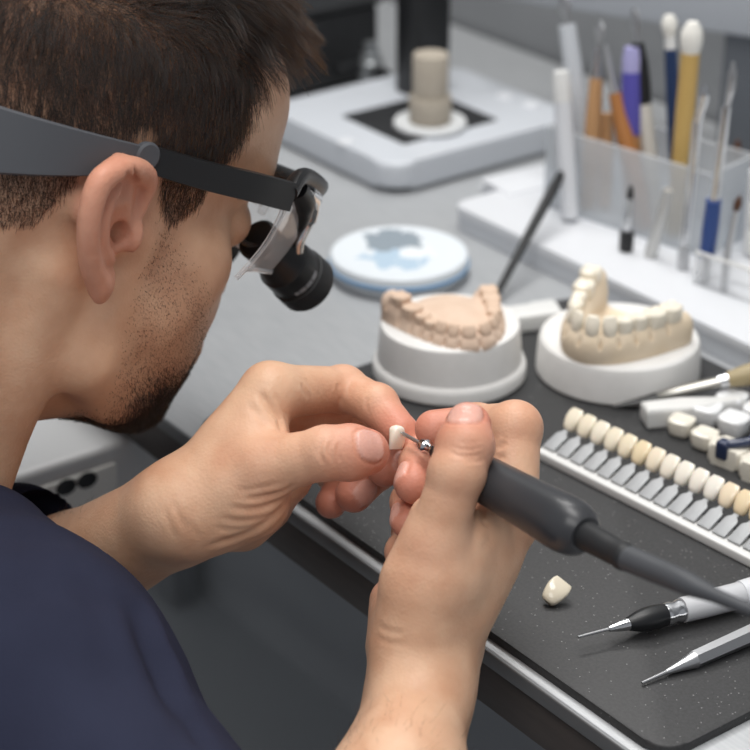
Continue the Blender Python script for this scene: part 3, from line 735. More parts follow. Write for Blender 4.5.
# ------------------------------------------------------------------ teeth
def add_tooth(bm, w, h, t, kind='incisor', M=None, n=20, m=14, rd=.85, nk=.74):
    """crown: x across, y labial depth, z up from the neck (0) to the edge (h)"""
    b2 = bmesh.new(); rings = []
    for j in range(m+1):
        v = j/m; rr = []
        if kind == 'incisor':
            ww = w*.5*(.66+.34*math.sin(min(1, v*1.5)*PI/2))*(1 if v < .66 else math.sqrt(max(0, 1-((v-.66)/.34)**2*rd))*.55+.45)
            tt = t*.5*(1.0-.70*v**1.5); cy = .16*t*math.sin(v*PI)-.12*t*v
        else:
            ww = w*.5*(.80+.20*math.sin(min(1, v*1.6)*PI/2))*(1 if v < .8 else .80+.20*math.sqrt(max(0, 1-((v-.8)/.2)**2)))
            tt = t*.5*(.82+.18*math.sin(min(1, v*1.6)*PI/2))*(1 if v < .8 else .78+.22*math.sqrt(max(0, 1-((v-.8)/.2)**2))); cy = 0
        for i in range(n):
            a = 2*PI*i/n; p = 3.8 if kind == 'molar' else 2.7; c, s = math.cos(a), math.sin(a); e0 = nk+(1-nk)*math.sqrt(max(0, 1-(1-min(1, v/.2))**2))
            k = (abs(c)**p+abs(s)**p)**(-1/p); z = h*v
            if kind == 'molar' and v > .9: z += h*.07*math.cos(2*a+PI)*math.cos(a*2)
            rr.append(b2.verts.new((ww*k*c*e0, tt*k*s*e0+cy, z)))
        rings.append(rr)
    for a, b in zip(rings, rings[1:]):
        for i in range(n): b2.faces.new((a[i], a[(i+1) % n], b[(i+1) % n], b[i]))
    b2.faces.new(rings[0][::-1])
    top = rings[-1]; c = sum((v.co for v in top), Vector())/n
    if kind == 'molar':                                       # fissured chewing face
        inner = [b2.verts.new(c+(v.co-c)*.62+Vector((0, 0, h*.035*math.cos(4*2*PI*i/n)))) for i, v in enumerate(top)]
        cv = b2.verts.new(c+Vector((0, 0, -h*.14)))
        for i in range(n):
            b2.faces.new((top[i], top[(i+1) % n], inner[(i+1) % n], inner[i])); b2.faces.new((inner[i], inner[(i+1) % n], cv))
    else:
        cv = b2.verts.new(c+Vector((0, 0, h*.02)))
        for i in range(n): b2.faces.new((top[i], top[(i+1) % n], cv))
    merge(bm, b2, M)
def arch_pts(W, Ln, n=120):                                   # parabola, apex at (0, Ln), open towards -y
    t = np.linspace(-1, 1, n); x = W*.5*np.sign(t)*np.abs(t)**.62; return np.stack([x, Ln*(1-np.abs(2*x/W)**2.3)], 1)
def along(pl, s):
    seg = np.linalg.norm(np.diff(pl, axis=0), axis=1); cs = np.concatenate([[0], np.cumsum(seg)]); s = s*cs[-1]
    i = min(np.searchsorted(cs, s, 'right')-1, len(seg)-1); f = (s-cs[i])/seg[i]; d = (pl[i+1]-pl[i])/seg[i]
    return pl[i]*(1-f)+pl[i+1]*f, d
def arch_object(parent, W, Ln, zb, zr, m_gum, m_teeth, widths, tooth_h, rise, floor_h, teeth_from=.03, teeth_to=.97, block=None, kinds=None):
    """gum ridge (one mesh) and each tooth (meshes of their own); millimetres, z from zb up to the ridge zr"""
    pl = arch_pts(W, Ln); N = 40; S = [along(pl, i/(N-1))[0] for i in range(N)]
    def rz(s): return zr+rise[0]*max(0, 1-s/.30)**1.5+rise[1]*max(0, 1-(1-s)/.30)**1.5
    def f(p):
        d = None
        for i in range(N-1):
            s0, s1 = i/(N-1), (i+1)/(N-1)
            a = (*S[i], rz(s0)-5.2); b = (*S[i+1], rz(s1)-5.2); d = smin(d, rc(p, a, b, 5.2, 5.2), 2)
            zl = zb+min(3.0, zr-6.2); d = smin(d, rc(p, (S[i][0], S[i][1], zl), (S[i+1][0], S[i+1][1], zl), 6.4, 6.4), 3)
            if rz(s0) > 12.5: d = smin(d, rc(p, (S[i][0], S[i][1], rz(s0)/2), (S[i+1][0], S[i+1][1], rz(s1)/2), 5.8, 5.8), 4)
        if floor_h: d = smin(d, el(p, (0, Ln*.33, zb), (W*.44, Ln*.56, floor_h-zb)), 5)
        if block:
            for a, b, r in block: d = smin(d, rc(p, a, b, r, r), 4)
        d = carve(d, el(p, (0, Ln*.3, zb-60), (200, 200, 60.0)), .5) if d is not None else d
        for i, (sc, w) in enumerate(sp):                      # the gum dips between the teeth
            c, dr = along(pl, sc[1]); nrm = np.array([dr[1], -dr[0]]); nrm = nrm if nrm@(c-np.array([0, Ln*.25])) > 0 else -nrm
            q = c+nrm*6.0; d = carve(d, rc(p, (*q, rz(sc[1])-1), (*q, rz(sc[1])-9), 1.1, .5), 1.6)
        return d
    sp = []; tot = sum(widths); s = teeth_from
    for w in widths: e = s+(teeth_to-teeth_from)*w/tot; sp.append(((s, e), w)); s = e
    Xx = axis_pts([(-W/2-16, .9), (W/2+16, .9)]); Yy = axis_pts([(-20, .9), (Ln+14, .9)]); Zz = axis_pts([(zb-3, .9), (zr+max(rise)+10, .9)])
    V, Fc, Nn = surface(f, Xx, Yy, Zz, 2)
    g = mesh_np('gum_ridge', V/1000, Fc, m_gum, parent)
    for i, ((s0, s1), w) in enumerate(sp):
        c, dr = along(pl, (s0+s1)/2); a, b = along(pl, s0)[0], along(pl, s1)[0]; ww = np.linalg.norm(b-a)*1.06
        nrm = np.array([dr[1], -dr[0]]); nrm = nrm if nrm@(c-np.array([0, Ln*.25])) > 0 else -nrm
        k = kinds[i] if kinds else ('molar' if w > 8 else 'incisor')
        bm = bmesh.new(); th = {'molar': ww*.98, 'premolar': 8.2, 'incisor': 7.2}[k]
        R3 = Matrix(((-nrm[1]*-1, nrm[0], 0), (-nrm[0], nrm[1], 0), (0, 0, 1))).to_4x4()
        M = Matrix.Translation((c[0]/1000+nrm[0]*.0008, c[1]/1000+nrm[1]*.0008, (rz((s0+s1)/2)-2.5)/1000))@R3@Matrix.Rotation(math.radians(-8 if k == 'incisor' else 0), 4, 'X')
        add_tooth(bm, ww/1000, tooth_h/1000*(1 if k == 'incisor' else .86), th/1000, 'molar' if k != 'incisor' else 'incisor', M)
        bm_obj('tooth', bm, m_teeth, parent, True)
def heel_poly(w, d, r, n=10):                                 # cast base outline: round front, cut heels
    out = []
    for k in range(41): t = PI*k/40; out.append((w/2*math.cos(t), d*.42+d*.58*math.sin(t)**.9))
    out += [(-w/2, d*.10), (-w*.42, d*.0), (w*.42, 0), (w/2, d*.10)]
    return out

# left cast: on a tall white plaster base
lc = empty('dental_cast', (*G(449, 380, 0)[:2], .0042), (0, 0, math.radians(-104)), 'beige upper jaw cast with its own teeth on a tall white base', 'dental cast')
bm = bmesh.new(); add_lathe(bm, [(0, .0375), (.0015, .0392), (.0065, .0392), (.0085, .0384), (.0095, .0370), (.0125, .0366), (.0265, .0356), (.0285, .0350), (.0292, .0335)], 56)
bm_obj('base', bm, M_plaster, lc)
sub = empty('tooth_arch', (-.0008, -.0158, .0280), None); sub.parent = lc; sub.scale = (.92, .92, .95)
arch_object(sub, 56, 48, 0, 6.5, M_pink, M_pink_t, [10, 10, 7, 7, 7.6, 6.6, 8.4, 8.4, 6.6, 7.6, 7, 7, 10, 10], 8.6, (2, 10), 11.0, kinds=['molar']*2+['premolar']*2+['incisor']*6+['premolar']*2+['molar']*2)

# right cast: on a wide low base
rcst = empty('dental_cast', (*G(617, 377, 0)[:2], .0042), (0, 0, math.radians(186)), 'cream lower jaw cast with ivory crowns on a wide low white base', 'dental cast')
bm = bmesh.new(); add_lathe(bm, [(0, .0405), (.0015, .0420), (.0160, .0412), (.0190, .0402), (.0202, .0385)], 56)
bm_obj('base', bm, M_plaster, rcst)
sub = empty('tooth_arch', (.0, -.0135, .0198), (0, 0, .12)); sub.parent = rcst; sub.scale = (.92, .96, 1.05)
arch_object(sub, 56, 48, 0, 14.5, M_cream, M_ivory, [10, 10, 8, 8, 7.4, 7.4, 7.4, 7.4, 8, 8, 10, 10], 11.0, (1, 10), 0,
            kinds=['molar']*2+['premolar']*2+['incisor']*4+['premolar']*2+['molar']*2, block=[((-24, 2, 1), (24, 2, 1), 5), ((-20, 14, 1), (20, 14, 1), 5), ((-12, 26, 1), (12, 26, 1), 5)])

# ------------------------------------------------------------------ shade guide
A = G(541, 461, .004); B = G(752, 569, .004); u = unit(B-A); v = np.array([-u[1], u[0], 0.])
rail = empty('shade_rail', (A[0], A[1], .0042), np.stack([u, v, [0, 0, 1]], 1), 'white slotted rail holding the row of shade tabs', 'shade guide rail')
LR = .150
box('rail_bar', (-.0035, -.0005, 0), (LR, .0130, .0046), M_white2, .0008, rail)
T1 = np.array([572.5, 428.]); tabs_n = 16
cols = ['#ece2cd', '#eadfc8', '#ece3d0', '#ebe0ca', '#e9dcc2', '#e7d5b2', '#eaddc6', '#ece4d4', '#ede7da', '#ece5d9', '#ede7dc', '#ead9be', '#e7d3b0', '#e6d1ac', '#e9d7b8', '#ead9be']
M_tab = mat('tab_metal', '#aaacae', .42, .2, bump=(2500, .5, .0004))
words = ['leftmost', 'second', 'third', 'fourth', 'fifth', 'sixth', 'seventh', 'eighth', 'ninth', 'tenth', 'eleventh', 'twelfth', 'thirteenth', 'fourteenth', 'fifteenth', 'sixteenth']
proto = None
def tab_at(i): return A+u*(.0010+.00858*i)+v*.0036
for i in range(15):
    p = tab_at(i)
    t = empty('shade_tab', (p[0], p[1], .0094), np.stack([u, v, [0, 0, 1]], 1), ('shade tab at the left end of the white rail, pale cream tooth' if i == 0 else 'shade tab with %s tooth, %s from the left end of the rail' % ('yellowish' if i in (5, 11, 12, 13) else 'cream', words[i])), 'shade tab', 'shade tabs on the rail')
    tm = mat('tab_tooth_%d' % i, cols[i], .22, spec=.5, coat=.25, sss=.1, noise=(140, .35, cols[i]))
    if i == 0:
        bm = bmesh.new(); tilt = Matrix.Rotation(math.radians(-62), 4, 'X')   # strip slopes up and back from the rail
        poly = [(-.0035, 0), (.0035, 0), (.0034, .0094), (.0028, .0106), (.0012, .0116), (.0011, .0165), (-.0011, .0165), (-.0012, .0116), (-.0028, .0106), (-.0034, .0094)]
        b2 = bmesh.new(); add_prism(b2, poly, -.0005, .0007, .0002, 2); merge(bm, b2, Matrix.Rotation(math.radians(24), 4, 'X'))
        hold = bm_obj('holder', bm, M_tab, t)
        bm = bmesh.new(); add_tooth(bm, .0085, .0112, .0056, 'incisor', Matrix.Translation((0, .0136, .0050))@Matrix.Rotation(math.radians(-30), 4, 'X')@Matrix.Rotation(PI, 4, 'Z'))
        tooth_me = bm_obj('tooth', bm, tm, t).data
    else:
        h2 = bpy.data.objects.new('holder', hold.data); COL.objects.link(h2); h2.parent = t
        me = tooth_me.copy(); me.materials.clear(); link('tooth', me, tm, t)

# ------------------------------------------------------------------ crowns, veneer and the blocks at the right
def tooth_thing(name, w, h, t, kind, m, loc, rot, label, cat, group=None, rd=.6, nk=.74):
    bm = bmesh.new(); add_tooth(bm, w/1000, h/1000, t/1000, kind, None, 28, 20, rd, nk); o = bm_obj(name, bm, m, None, True)
    o.location = loc; o.rotation_mode = 'QUATERNION'; o.rotation_quaternion = Matrix(rot.tolist()).to_quaternion() if isinstance(rot, np.ndarray) else rot
    return tag(o, label, cat, group)
M_crown = mat('porcelain', '#efe6d6', .2, spec=.5, coat=.4, sss=.15)
z = unit(-CU*.98+CR*.03); y = unit(CR*.62-CF*.75); y = unit(y-z*(y@z)); x = np.cross(y, z)
Rt = np.stack([x, y, z], 1)
ct = P(396.5, 437.0, .7985)
tooth_thing('porcelain_tooth', 7.4, 9.6, 5.4, 'incisor', M_crown, ct-z*.0048, Rt, 'small ivory tooth crown pinched between thumb and forefinger', 'dental crown', None, .25, .12)
# loose veneer lying on the mat
z = unit(CR*.55+CU*.62+CF*.2); y = unit(CU*.35-CF*.9); y = unit(y-z*(y@z)); x = np.cross(y, z)
tooth_thing('loose_veneer', 9.6, 11.6, 4.6, 'incisor', mat('veneer', '#e6dcc6', .22, coat=.4), G(547, 602, .0062), np.stack([x, y, z], 1), 'single ivory veneer lying alone on the black mat', 'veneer')
M_mol = mat('cream_molar', '#eae4d6', .25, coat=.3); M_molw = mat('white_molar', '#e6e7e8', .3, coat=.2)
def block_rot(a): return Matrix.Rotation(math.radians(a), 4, 'Z').to_quaternion()
for (px, py, w, h, t, m, a, lab) in ((681, 434, 11.5, 8.6, 11, M_mol, 20, 'cream molar crown nearest the white slotted rail, left of its twin'),
                                     (704, 447, 11.5, 8.6, 11, M_mol, 12, 'cream molar crown between its twin and the navy clip'),
                                     (706, 423, 13.5, 10.0, 13, M_molw, 25, 'white molar crown behind the two cream ones'),
                                     (733, 434, 13.5, 10.0, 13, M_molw, 15, 'white molar crown just behind the navy clip'),
                                     (731, 412, 14, 10.0, 13.5, M_molw, 18, 'white molar crown under the pale wooden knife handle'),
                                     (757, 424, 13, 10.0, 13, M_molw, 18, 'white molar crown at the right edge beside the navy clip')):
    g = G(px, py, .0042); tooth_thing('molar_tooth', w*1.06, h*1.05, t*1.06, 'molar', m, g, block_rot(a), lab, 'molar crown', 'molar crowns laid out on the mat')
g = G(655, 424, .0042)
wb = empty('shade_stick', tuple(g), (0, 0, math.radians(64)), 'long white plastic block tapering back under the knife', 'plastic block')
bm = bmesh.new(); add_prism(bm, [(-.006, -.006), (-.006, .006), (.014, .0055), (.045, .0030), (.045, -.0030), (.014, -.0055)], 0, .0105, .0022, 4); bm_obj('block', bm, M_white2, wb)
nc = empty('holder_block', tuple(G(735, 465, .0042)), (0, 0, math.radians(12)), 'white block with a cream front carrying a navy clip, at the right edge', 'holder')
bm = bmesh.new(); add_prism(bm, rrect(-.013, -.006, .006, .006, .003), 0, .010, .002, 3); bm_obj('block', bm, M_mol, nc)
bm = bmesh.new(); add_prism(bm, rrect(.0065, -.010, .026, .004, .003), 0, .0095, .0022, 3); bm_obj('front_block', bm, M_mol, nc)
bm = bmesh.new()
add_box(bm, (-.0075, -.0075, .004), (-.001, -.001, .0135), .0016); add_tube(bm, [(-.004, -.004, .011), (.003, .001, .0125), (.007, .007, .013)], [.0026, .0022, .0028]); add_box(bm, (.003, .004, .0085), (.020, .013, .0165), .002)
bm_obj('clip', bm, M_navy, nc)

# ------------------------------------------------------------------ round block with blue rim
dc = empty('milling_disc', tuple(G(399, 274, 0)), (0, 0, .4), 'round white disc with a blue rim and a grey worn patch on top', 'disc')
bm = bmesh.new(); add_lathe(bm, [(0, .0370), (.001, .0380), (.0050, .0388), (.0066, .0390), (.0070, .0380)], 64); bm_obj('foot', bm, mat('disc_grey', '#b4b9be', .45), dc)
bm = bmesh.new(); add_lathe(bm, [(.0066, .0395), (.0070, .0402), (.0086, .0402), (.0090, .0395)], 64); bm_obj('rim', bm, mat('sky_blue', '#6f9cc4', .4), dc)
md = mat('disc_top', '#dfe5ea', .4); nt = md.node_tree; b = nt.nodes['Principled BSDF']
tc = nt.nodes.new('ShaderNodeTexCoord'); nz = nt.nodes.new('ShaderNodeTexNoise'); nz.inputs['Scale'].default_value = 95; nz.inputs['Detail'].default_value = 4; nt.links.new(tc.outputs['Object'], nz.inputs['Vector'])
def mnode(op, a, c):
    x = nt.nodes.new('ShaderNodeMath'); x.operation = op
    for i, q in enumerate((a, c)):
        if isinstance(q, (int, float)): x.inputs[i].default_value = q
        else: nt.links.new(q, x.inputs[i])
    return x.outputs[0]
def spot(cx, cy, r):
    vd = nt.nodes.new('ShaderNodeVectorMath'); vd.operation = 'DISTANCE'; vd.inputs[1].default_value = (cx, cy, .014); nt.links.new(tc.outputs['Object'], vd.inputs[0])
    return mnode('GREATER_THAN', mnode('ADD', mnode('SUBTRACT', r, vd.outputs['Value']), mnode('MULTIPLY', mnode('SUBTRACT', nz.outputs[0], .5), .034)), 0)
def mixc(f, a, c):
    x = nt.nodes.new('ShaderNodeMix'); x.data_type = 'RGBA'; nt.links.new(f, x.inputs[0])
    if isinstance(a, tuple): x.inputs[6].default_value = a
    else: nt.links.new(a, x.inputs[6])
    x.inputs[7].default_value = c; return x.outputs[2]
c1 = mixc(spot(.004, -.004, .019), srgb('#dfe5ea'), srgb('#b4c9da')); c1 = mixc(spot(.008, .004, .013), c1, srgb('#e6ebee')); c1 = mixc(spot(-.012, .012, .016), c1, srgb('#8f9aa3'))
nt.links.new(c1, b.inputs['Base Color'])
bm = bmesh.new(); add_lathe(bm, [(.0088, .0396), (.0130, .0392), (.0140, .0380)], 64); bm_obj('top_face', bm, md, dc)
# ------------------------------------------------------------------ inspection stand at the back
st = empty('inspection_stand', (-.27, .335, 0), None, 'light grey instrument stand with a black column and a black inset plate', 'stand')
bm = bmesh.new(); add_prism(bm, rrect(-.056, -.073, .087, .085, .018), .003, .021, .004, 4); bm_obj('base_plate', bm, M_lightgrey, st)
box('foot_plate', (-.046, -.063, 0), (.076, .075, .004), M_black_m, .001, st)
bm = bmesh.new(); add_prism(bm, rrect(-.008, -.042, .060, .036, .002), .0205, .0215, .0004); bm_obj('inset_plate', bm, M_black_m, st)
box('column', (-.029, .018, .020), (-.005, .048, .34), M_black, .003, st)
for px, py in ((346, 143), (505, 97), (531, 106)):
    g = G(px, py, .021); s = lathe('button', [(0, 5.6), (1.6, 5.4), (2.2, 4.4)], M_white, st, 24); s.location = (g[0]+.27, g[1]-.335, .0208)
g = G(430, 126, .0218)
rd = lathe('round_tray', [(0, 22), (.8, 23.5), (2.6, 24), (4.4, 23), (4.4, 20), (3.6, 19.5)], mat('tray_white', '#d3d5d6', .5), None, 48, (g[0], g[1], .0216)); tag(rd, 'white round tray on the black inset plate of the stand', 'tray')
bc = empty('stone_cylinder', (g[0], g[1], .0254), None, 'stepped beige stone cylinder standing on the round white tray', 'cylinder')
lathe('foot', [(0, 13.4), (1, 13.8), (16.5, 13.8), (17.5, 13.2)], M_beige, bc, 40); lathe('drum', [(17.4, 11.2), (17.8, 11.6), (44, 11.6), (45, 11)], M_beige, bc, 40)
eq = empty('equipment_case', (-.455, .35, 0), None, 'black equipment case at the back, left of the grey stand', 'case')
box('housing', (-.09, -.10, .004), (.083, .045, .058), M_black_m, .004, eq); box('top_plate', (-.092, -.102, .058), (.085, .047, .062), M_black, .0015, eq)
for x in (-.08, .07):
    for y in (-.09, .035): lathe('foot', [(0, 5), (4.4, 5)], M_black, eq, 16, (x, y, 0))
rg = empty('pressure_regulator', tuple(G(371, 94, 0)), None, 'small metal regulator with black knobs beside the black case', 'regulator')
lathe('base', [(0, 9), (2, 9), (3, 5), (8, 5)], M_sat, rg, 24); lathe('body', [(8, 8), (10, 9), (24, 9), (26, 7), (30, 7), (31, 5), (38, 5)], mat('dull_metal', '#8f9294', .4, .7), rg, 28)
s = lathe('knob', [(0, 4), (2, 6), (9, 6), (10, 5)], M_black, rg, 20, (.007, 0, .017)); s.rotation_euler = (0, PI/2, 0)
s = lathe('side_knob', [(0, 3), (2, 4), (20, 3)], M_black, rg, 20, (-.004, -.006, .022)); s.rotation_euler = (PI/2, 0, 0)
lathe('outlet', [(0, 4), (14, 4)], M_black, rg, 16, (.010, -.001, 0))

# overhead shelf with its post
sa, sb = G(480, -4, .085), G(800, 46, .085); su = unit(sb-sa); sv = np.array([-su[1], su[0], 0])
sh = empty('overhead_shelf', tuple(sa), np.stack([su, sv, [0, 0, 1]], 1), 'pale grey shelf on a dark post above the tool rack', 'shelf')
SL = float(np.linalg.norm(sb-sa)); sd = .02
box('shelf_board', (0, 0, 0), (SL+.05, sd, .045), mat('shelf_grey', '#a9adb3', .45), .002, sh)
pb = (G(728, 60, .085)-sa)@su
box('post', (pb-.022, .004, -.085), (pb+.028, .018, .001), mat('post_grey', '#5a5e64', .5), .001, sh)

# ------------------------------------------------------------------ tool rack: white tray, frosted bin, boxes
tr = empty('tool_tray', (-.1225, .264, 0), None, 'long white tray along the back of the mat carrying the bin and tools', 'tray')
bm = bmesh.new(); add_prism(bm, rrect(0, 0, .40, .135, .006), .0, .0105, .0012); bm_obj('tray_body', bm, mat('tray_side', '#c9ccd1', .4), tr)
bm = bmesh.new(); add_prism(bm, rrect(-.001, -.001, .401, .136, .007), .0105, .016, .0018); bm_obj('tray_lid', bm, M_white, tr)
for k, (px, py, a, lab) in enumerate(((511, 196, 3, 'white flat case on the desk at the left end of the tray, lower of two'), (514, 190, -6, 'white flat case lying on another at the left end of the tray'))):
    g = G(px, py, .004+.010*k); o = empty('flat_case', (g[0], g[1]+.012, .0002+.0088*k), (0, 0, math.radians(a)), lab, 'case', 'flat white cases')
    box('tub', (-.018, -.022, 0), (.012, .024, .0055), M_white, .0012, o); box('lid', (-.019, -.023, .0055), (.013, .025, .0085), M_white, .0012, o)
ba, bb = G(543, 205, .0165), G(706, 258, .0165); bu = unit(bb-ba); bv = np.array([-bu[1], bu[0], 0]); BW = float(np.linalg.norm(bb-ba)); BD = .042; BHt = .050
bn = empty('tool_bin', (ba[0], ba[1], .0162), np.stack([bu, bv, [0, 0, 1]], 1), 'frosted translucent bin on the white tray holding brushes and carvers', 'bin')
box('front_panel', (0, 0, 0), (BW, .0022, BHt), M_frost, .0004, bn); box('rear_panel', (0, BD, 0), (BW, BD+.0022, BHt), M_frost, .0004, bn)
box('side_panel', (0, .0022, 0), (.0022, BD, BHt), M_frost, .0004, bn); box('side_panel', (BW-.0022, .0022, 0), (BW, BD, BHt), M_frost, .0004, bn); box('bottom_panel', (.0022, .0022, 0), (BW-.0022, BD, .0018), M_frost, .0003, bn)
def plane_pt(px, py, off):                                    # on a plane parallel to the bin's front, off metres behind it
    r = ray(px, py); o = ba+bv*off; return CAM+r*(((o-CAM)@bv)/(r@bv))
def tool(name, label, cat, top, rim, off, lean, parts, group='tools standing in the frosted bin', zb=.0185):
    """stands in the bin; top and rim are seen points, lean tips it a little towards the back"""
    Tp, Rm = plane_pt(*top, off+lean), plane_pt(*rim, off); d = unit(Tp-Rm); B = Rm-d*((Rm[2]-zb)/d[2]); Lt = float(np.linalg.norm(Tp-B))*1000
    e = empty(name, tuple(B), frame_z(B, Tp, (0, -1, .2)), label, cat, group)
    for pn, z0, z1, prof, m, flat in parts:                   # z as a share of the length; radii in mm along it
        zs = np.linspace(z0*Lt, z1*Lt, len(prof)); o = lathe(pn, list(zip(zs, [1.28*q for q in prof])), m, e, 18)
        if flat != 1: o.scale = (1, flat, 1)
    return e
tool('white_marker', 'slim white pen tube at the left end of the frosted bin', 'pen', (561, 71), (566, 150), -.0065, .002, [('barrel', 0, .80, [3.9, 4.2, 4.2, 4.2], M_white, 1), ('cap', .80, 1, [4.3, 4.3, 4.2, 3.6], M_white2, 1)])
tool('mixing_spatula', 'tall pale grey spatula leaning at the left of the bin', 'spatula', (563, -4), (583, 140), .026, .004, [('handle', 0, .86, [3.4, 3.8, 4.2, 4.4, 4.0], mat('pale_grey', '#c7cbd0', .4), 1), ('blade', .86, 1, [1.8, 1.6, 3.6, 3.9, 2], M_sat, .3)])
tool('wax_carver', 'light wooden carver with a bright steel tip, leftmost wooden tool', 'carver', (600, 20), (592, 146), .014, .004, [('handle', 0, .70, [3.0, 3.6, 3.8, 3.0], M_tan, 1), ('ferrule', .70, .86, [2.8, 2.4, 1.8], M_chrome, 1), ('tip', .86, 1, [1.4, 1.3, 2.6, 3.2, 1.2], M_sat, .35)])
tool('wax_knife', 'brown wooden carver with a thin steel shank next to the violet brush', 'carver', (605, 45), (629, 155), .012, .006, [('handle', 0, .74, [3.2, 4.2, 4.2, 3.2], M_brown, 1), ('shank', .74, 1, [2.2, 1.8, 1.4, 1.0], M_sat, 1)])
tool('short_stick', 'short light wooden stick between the two wooden carvers', 'stick', (607, 113), (606, 146), .024, .003, [('handle', 0, 1, [3, 3.4, 3.4, 2.8], M_tan, 1)])
tool('violet_brush', 'violet handled brush with a wooden foot in the bin', 'brush', (632, 47), (632, 158), .018, .004, [('foot', 0, .50, [3.4, 3.8, 3.9], M_tan, 1), ('handle', .50, .86, [4.6, 4.9, 4.9, 4.6], M_violet, 1), ('cap', .86, 1, [4.5, 4.4, 3.4], mat('lilac', '#a6a3cf', .4), 1)])
tool('black_carver', 'black gripped carver with a bright curved tip right of the violet brush', 'carver', (634, 8), (650, 160), .022, .005, [('stem', 0, .56, [3.2, 3.6, 3.4], mat('pale_stem', '#c9c5bd', .5), 1), ('handle', .56, .84, [3.4, 3.9, 3.8, 2.8], M_black, 1), ('tip', .84, 1, [1.6, 1.4, 2.6, 2.8, 1.2], M_sat, .4)])
tool('navy_brush', 'navy handled brush with a white head behind the bamboo brush', 'brush', (669, 15), (676, 168), .032, .004, [('handle', 0, .84, [2.6, 3.0, 3.2, 2.8], mat('navy_lacquer', '#23375c', .35), 1), ('ferrule', .84, .90, [2.6, 2.5], M_white2, 1), ('bristles', .90, 1, [2.4, 3.4, 3.6, 2.2], M_bristle, 1)])
tool('bamboo_brush', 'thick bamboo brush with a fluffy white head, right side of the bin', 'brush', (693, 22), (680, 172), .016, .004, [('handle', 0, .86, [4.0, 4.2, 4.2, 4.2], M_bamboo, 1), ('bristles', .86, 1, [4.0, 4.8, 5.0, 4.4, 2.4], M_bristle, 1)])
# instruments that stand in the tray's sockets in front of the bin
def upright(name, label, cat, bot, pts, parts, socket=True):
    B = G(*bot, .0165); off = (B-ba)@bv; W = [plane_pt(px, py, off) for px, py in pts]
    e = empty(name, tuple(B), None, label, cat, 'instruments standing in the tray in front of the bin')
    path = [np.zeros(3)]+[w-B for w in W]
    for pn, i0, i1, rs, m, flat in parts:
        pp = path[i0:i1+1]; pp = bez(pp, 8) if len(pp) > 2 else [pp[0]*(1-t)+pp[1]*t for t in np.linspace(0, 1, 9)]
        tube(pn, pp, np.interp(np.linspace(0, 1, len(pp)), np.linspace(0, 1, len(rs)), np.array(rs)/840), m, e, 14, flat)
    return e
upright('curved_probe', 'long bent steel instrument in front of the bin, left of the blue handled one', 'probe', (683, 268), [(684, 245), (692, 180), (697, 122), (703, 102), (706, 84)], [('collar', 0, 1, [2.8, 2.8, 2.6], M_sat, 1), ('shaft', 1, 3, [2.2, 2.3, 2.2], M_chrome, 1), ('tip', 3, 5, [2.1, 2.0, 2.2, 2.6, .8], M_chrome, 1)])
upright('blue_spatula', 'steel spatula with a dark blue handle standing in the clear rack', 'spatula', (705, 282), [(707, 255), (714, 200), (721, 150), (727, 106), (732, 82), (733, 62)], [('foot', 0, 1, [2.0, 2.0], M_sat, 1), ('handle', 1, 2, [3.6, 3.9, 3.6], M_blue, 1), ('shaft', 2, 4, [2.4, 2.0, 2.2], M_chrome, 1), ('blade', 4, 6, [1.9, 3.4, 3.6, 1.2], M_sat, .6)])
upright('small_pen', 'short black and silver pen standing before the frosted bin', 'pen', (626, 250), [(627, 231), (630, 198), (631, 186)], [('foot', 0, 1, [3.4, 3.6, 3.5], M_black, 1), ('barrel', 1, 2, [2.2, 2.4, 1.8], M_chrome, 1), ('tip', 2, 3, [1.8, 1.5, .8], M_black, 1)])
upright('steel_rod', 'plain pale metal rod leaning before the frosted bin', 'rod', (650, 256), [(660, 222), (668, 190)], [('shaft', 0, 2, [3.0, 3.1, 3.1, 2.2], mat('pale_metal', '#c4c4c2', .35, .5), 1)])
upright('fine_brush', 'fine metal brush with a brown tip in the clear rack', 'brush', (724, 290), [(727, 258), (736, 210), (740, 196)], [('foot', 0, 1, [1.8, 1.8], M_sat, 1), ('handle', 1, 2, [1.8, 1.5, 1.2], M_sat, 1), ('bristles', 2, 3, [1.4, 1.9, .6], M_brbr, 1)])
upright('fine_brush', 'fine white brush with a brown tip just behind the white drawers', 'brush', (730, 222), [(734, 182), (736, 160), (738, 140)], [('handle', 0, 2, [1.8, 1.8, 1.6], M_white2, 1), ('bristles', 2, 3, [1.5, 2.3, .8], M_brbr, 1)])
# clear rack and white drawers
g0, g1 = G(701, 281, .0163), G(790, 311, .0163); ru = unit(g1-g0); rv = np.array([-ru[1], ru[0], 0])
rk = empty('clear_rack', tuple(g0), np.stack([ru, rv, [0, 0, 1]], 1), 'low clear rack on the white tray around the blue handled spatula', 'rack')
RL = float(np.linalg.norm(g1-g0))
box('front_panel', (0, -.006, 0), (RL, -.0048, .018), M_clear, .0003, rk); box('rear_panel', (0, .010, 0), (RL, .0112, .018), M_clear, .0003, rk); box('side_panel', (-.0012, -.006, 0), (0, .0112, .018), M_clear, .0003, rk)
box('top_rim', (-.0012, -.0064, .018), (RL, -.0044, .0195), M_white2, .0004, rk)
g0 = G(722, 262, .0163)+rv*.014+ru*.002
dw = empty('drawer_unit', tuple(g0), np.stack([ru, rv, [0, 0, 1]], 1), 'white stack of small drawers at the right edge of the tray', 'drawers')
box('carcass', (0, .001, 0), (.085, .05, .052), M_white, .0015, dw)
for k in range(3): box('drawer', (.003, -.0008, .003+.0165*k), (.082, .0012, .0175+.0165*k), M_white2, .0008, dw)

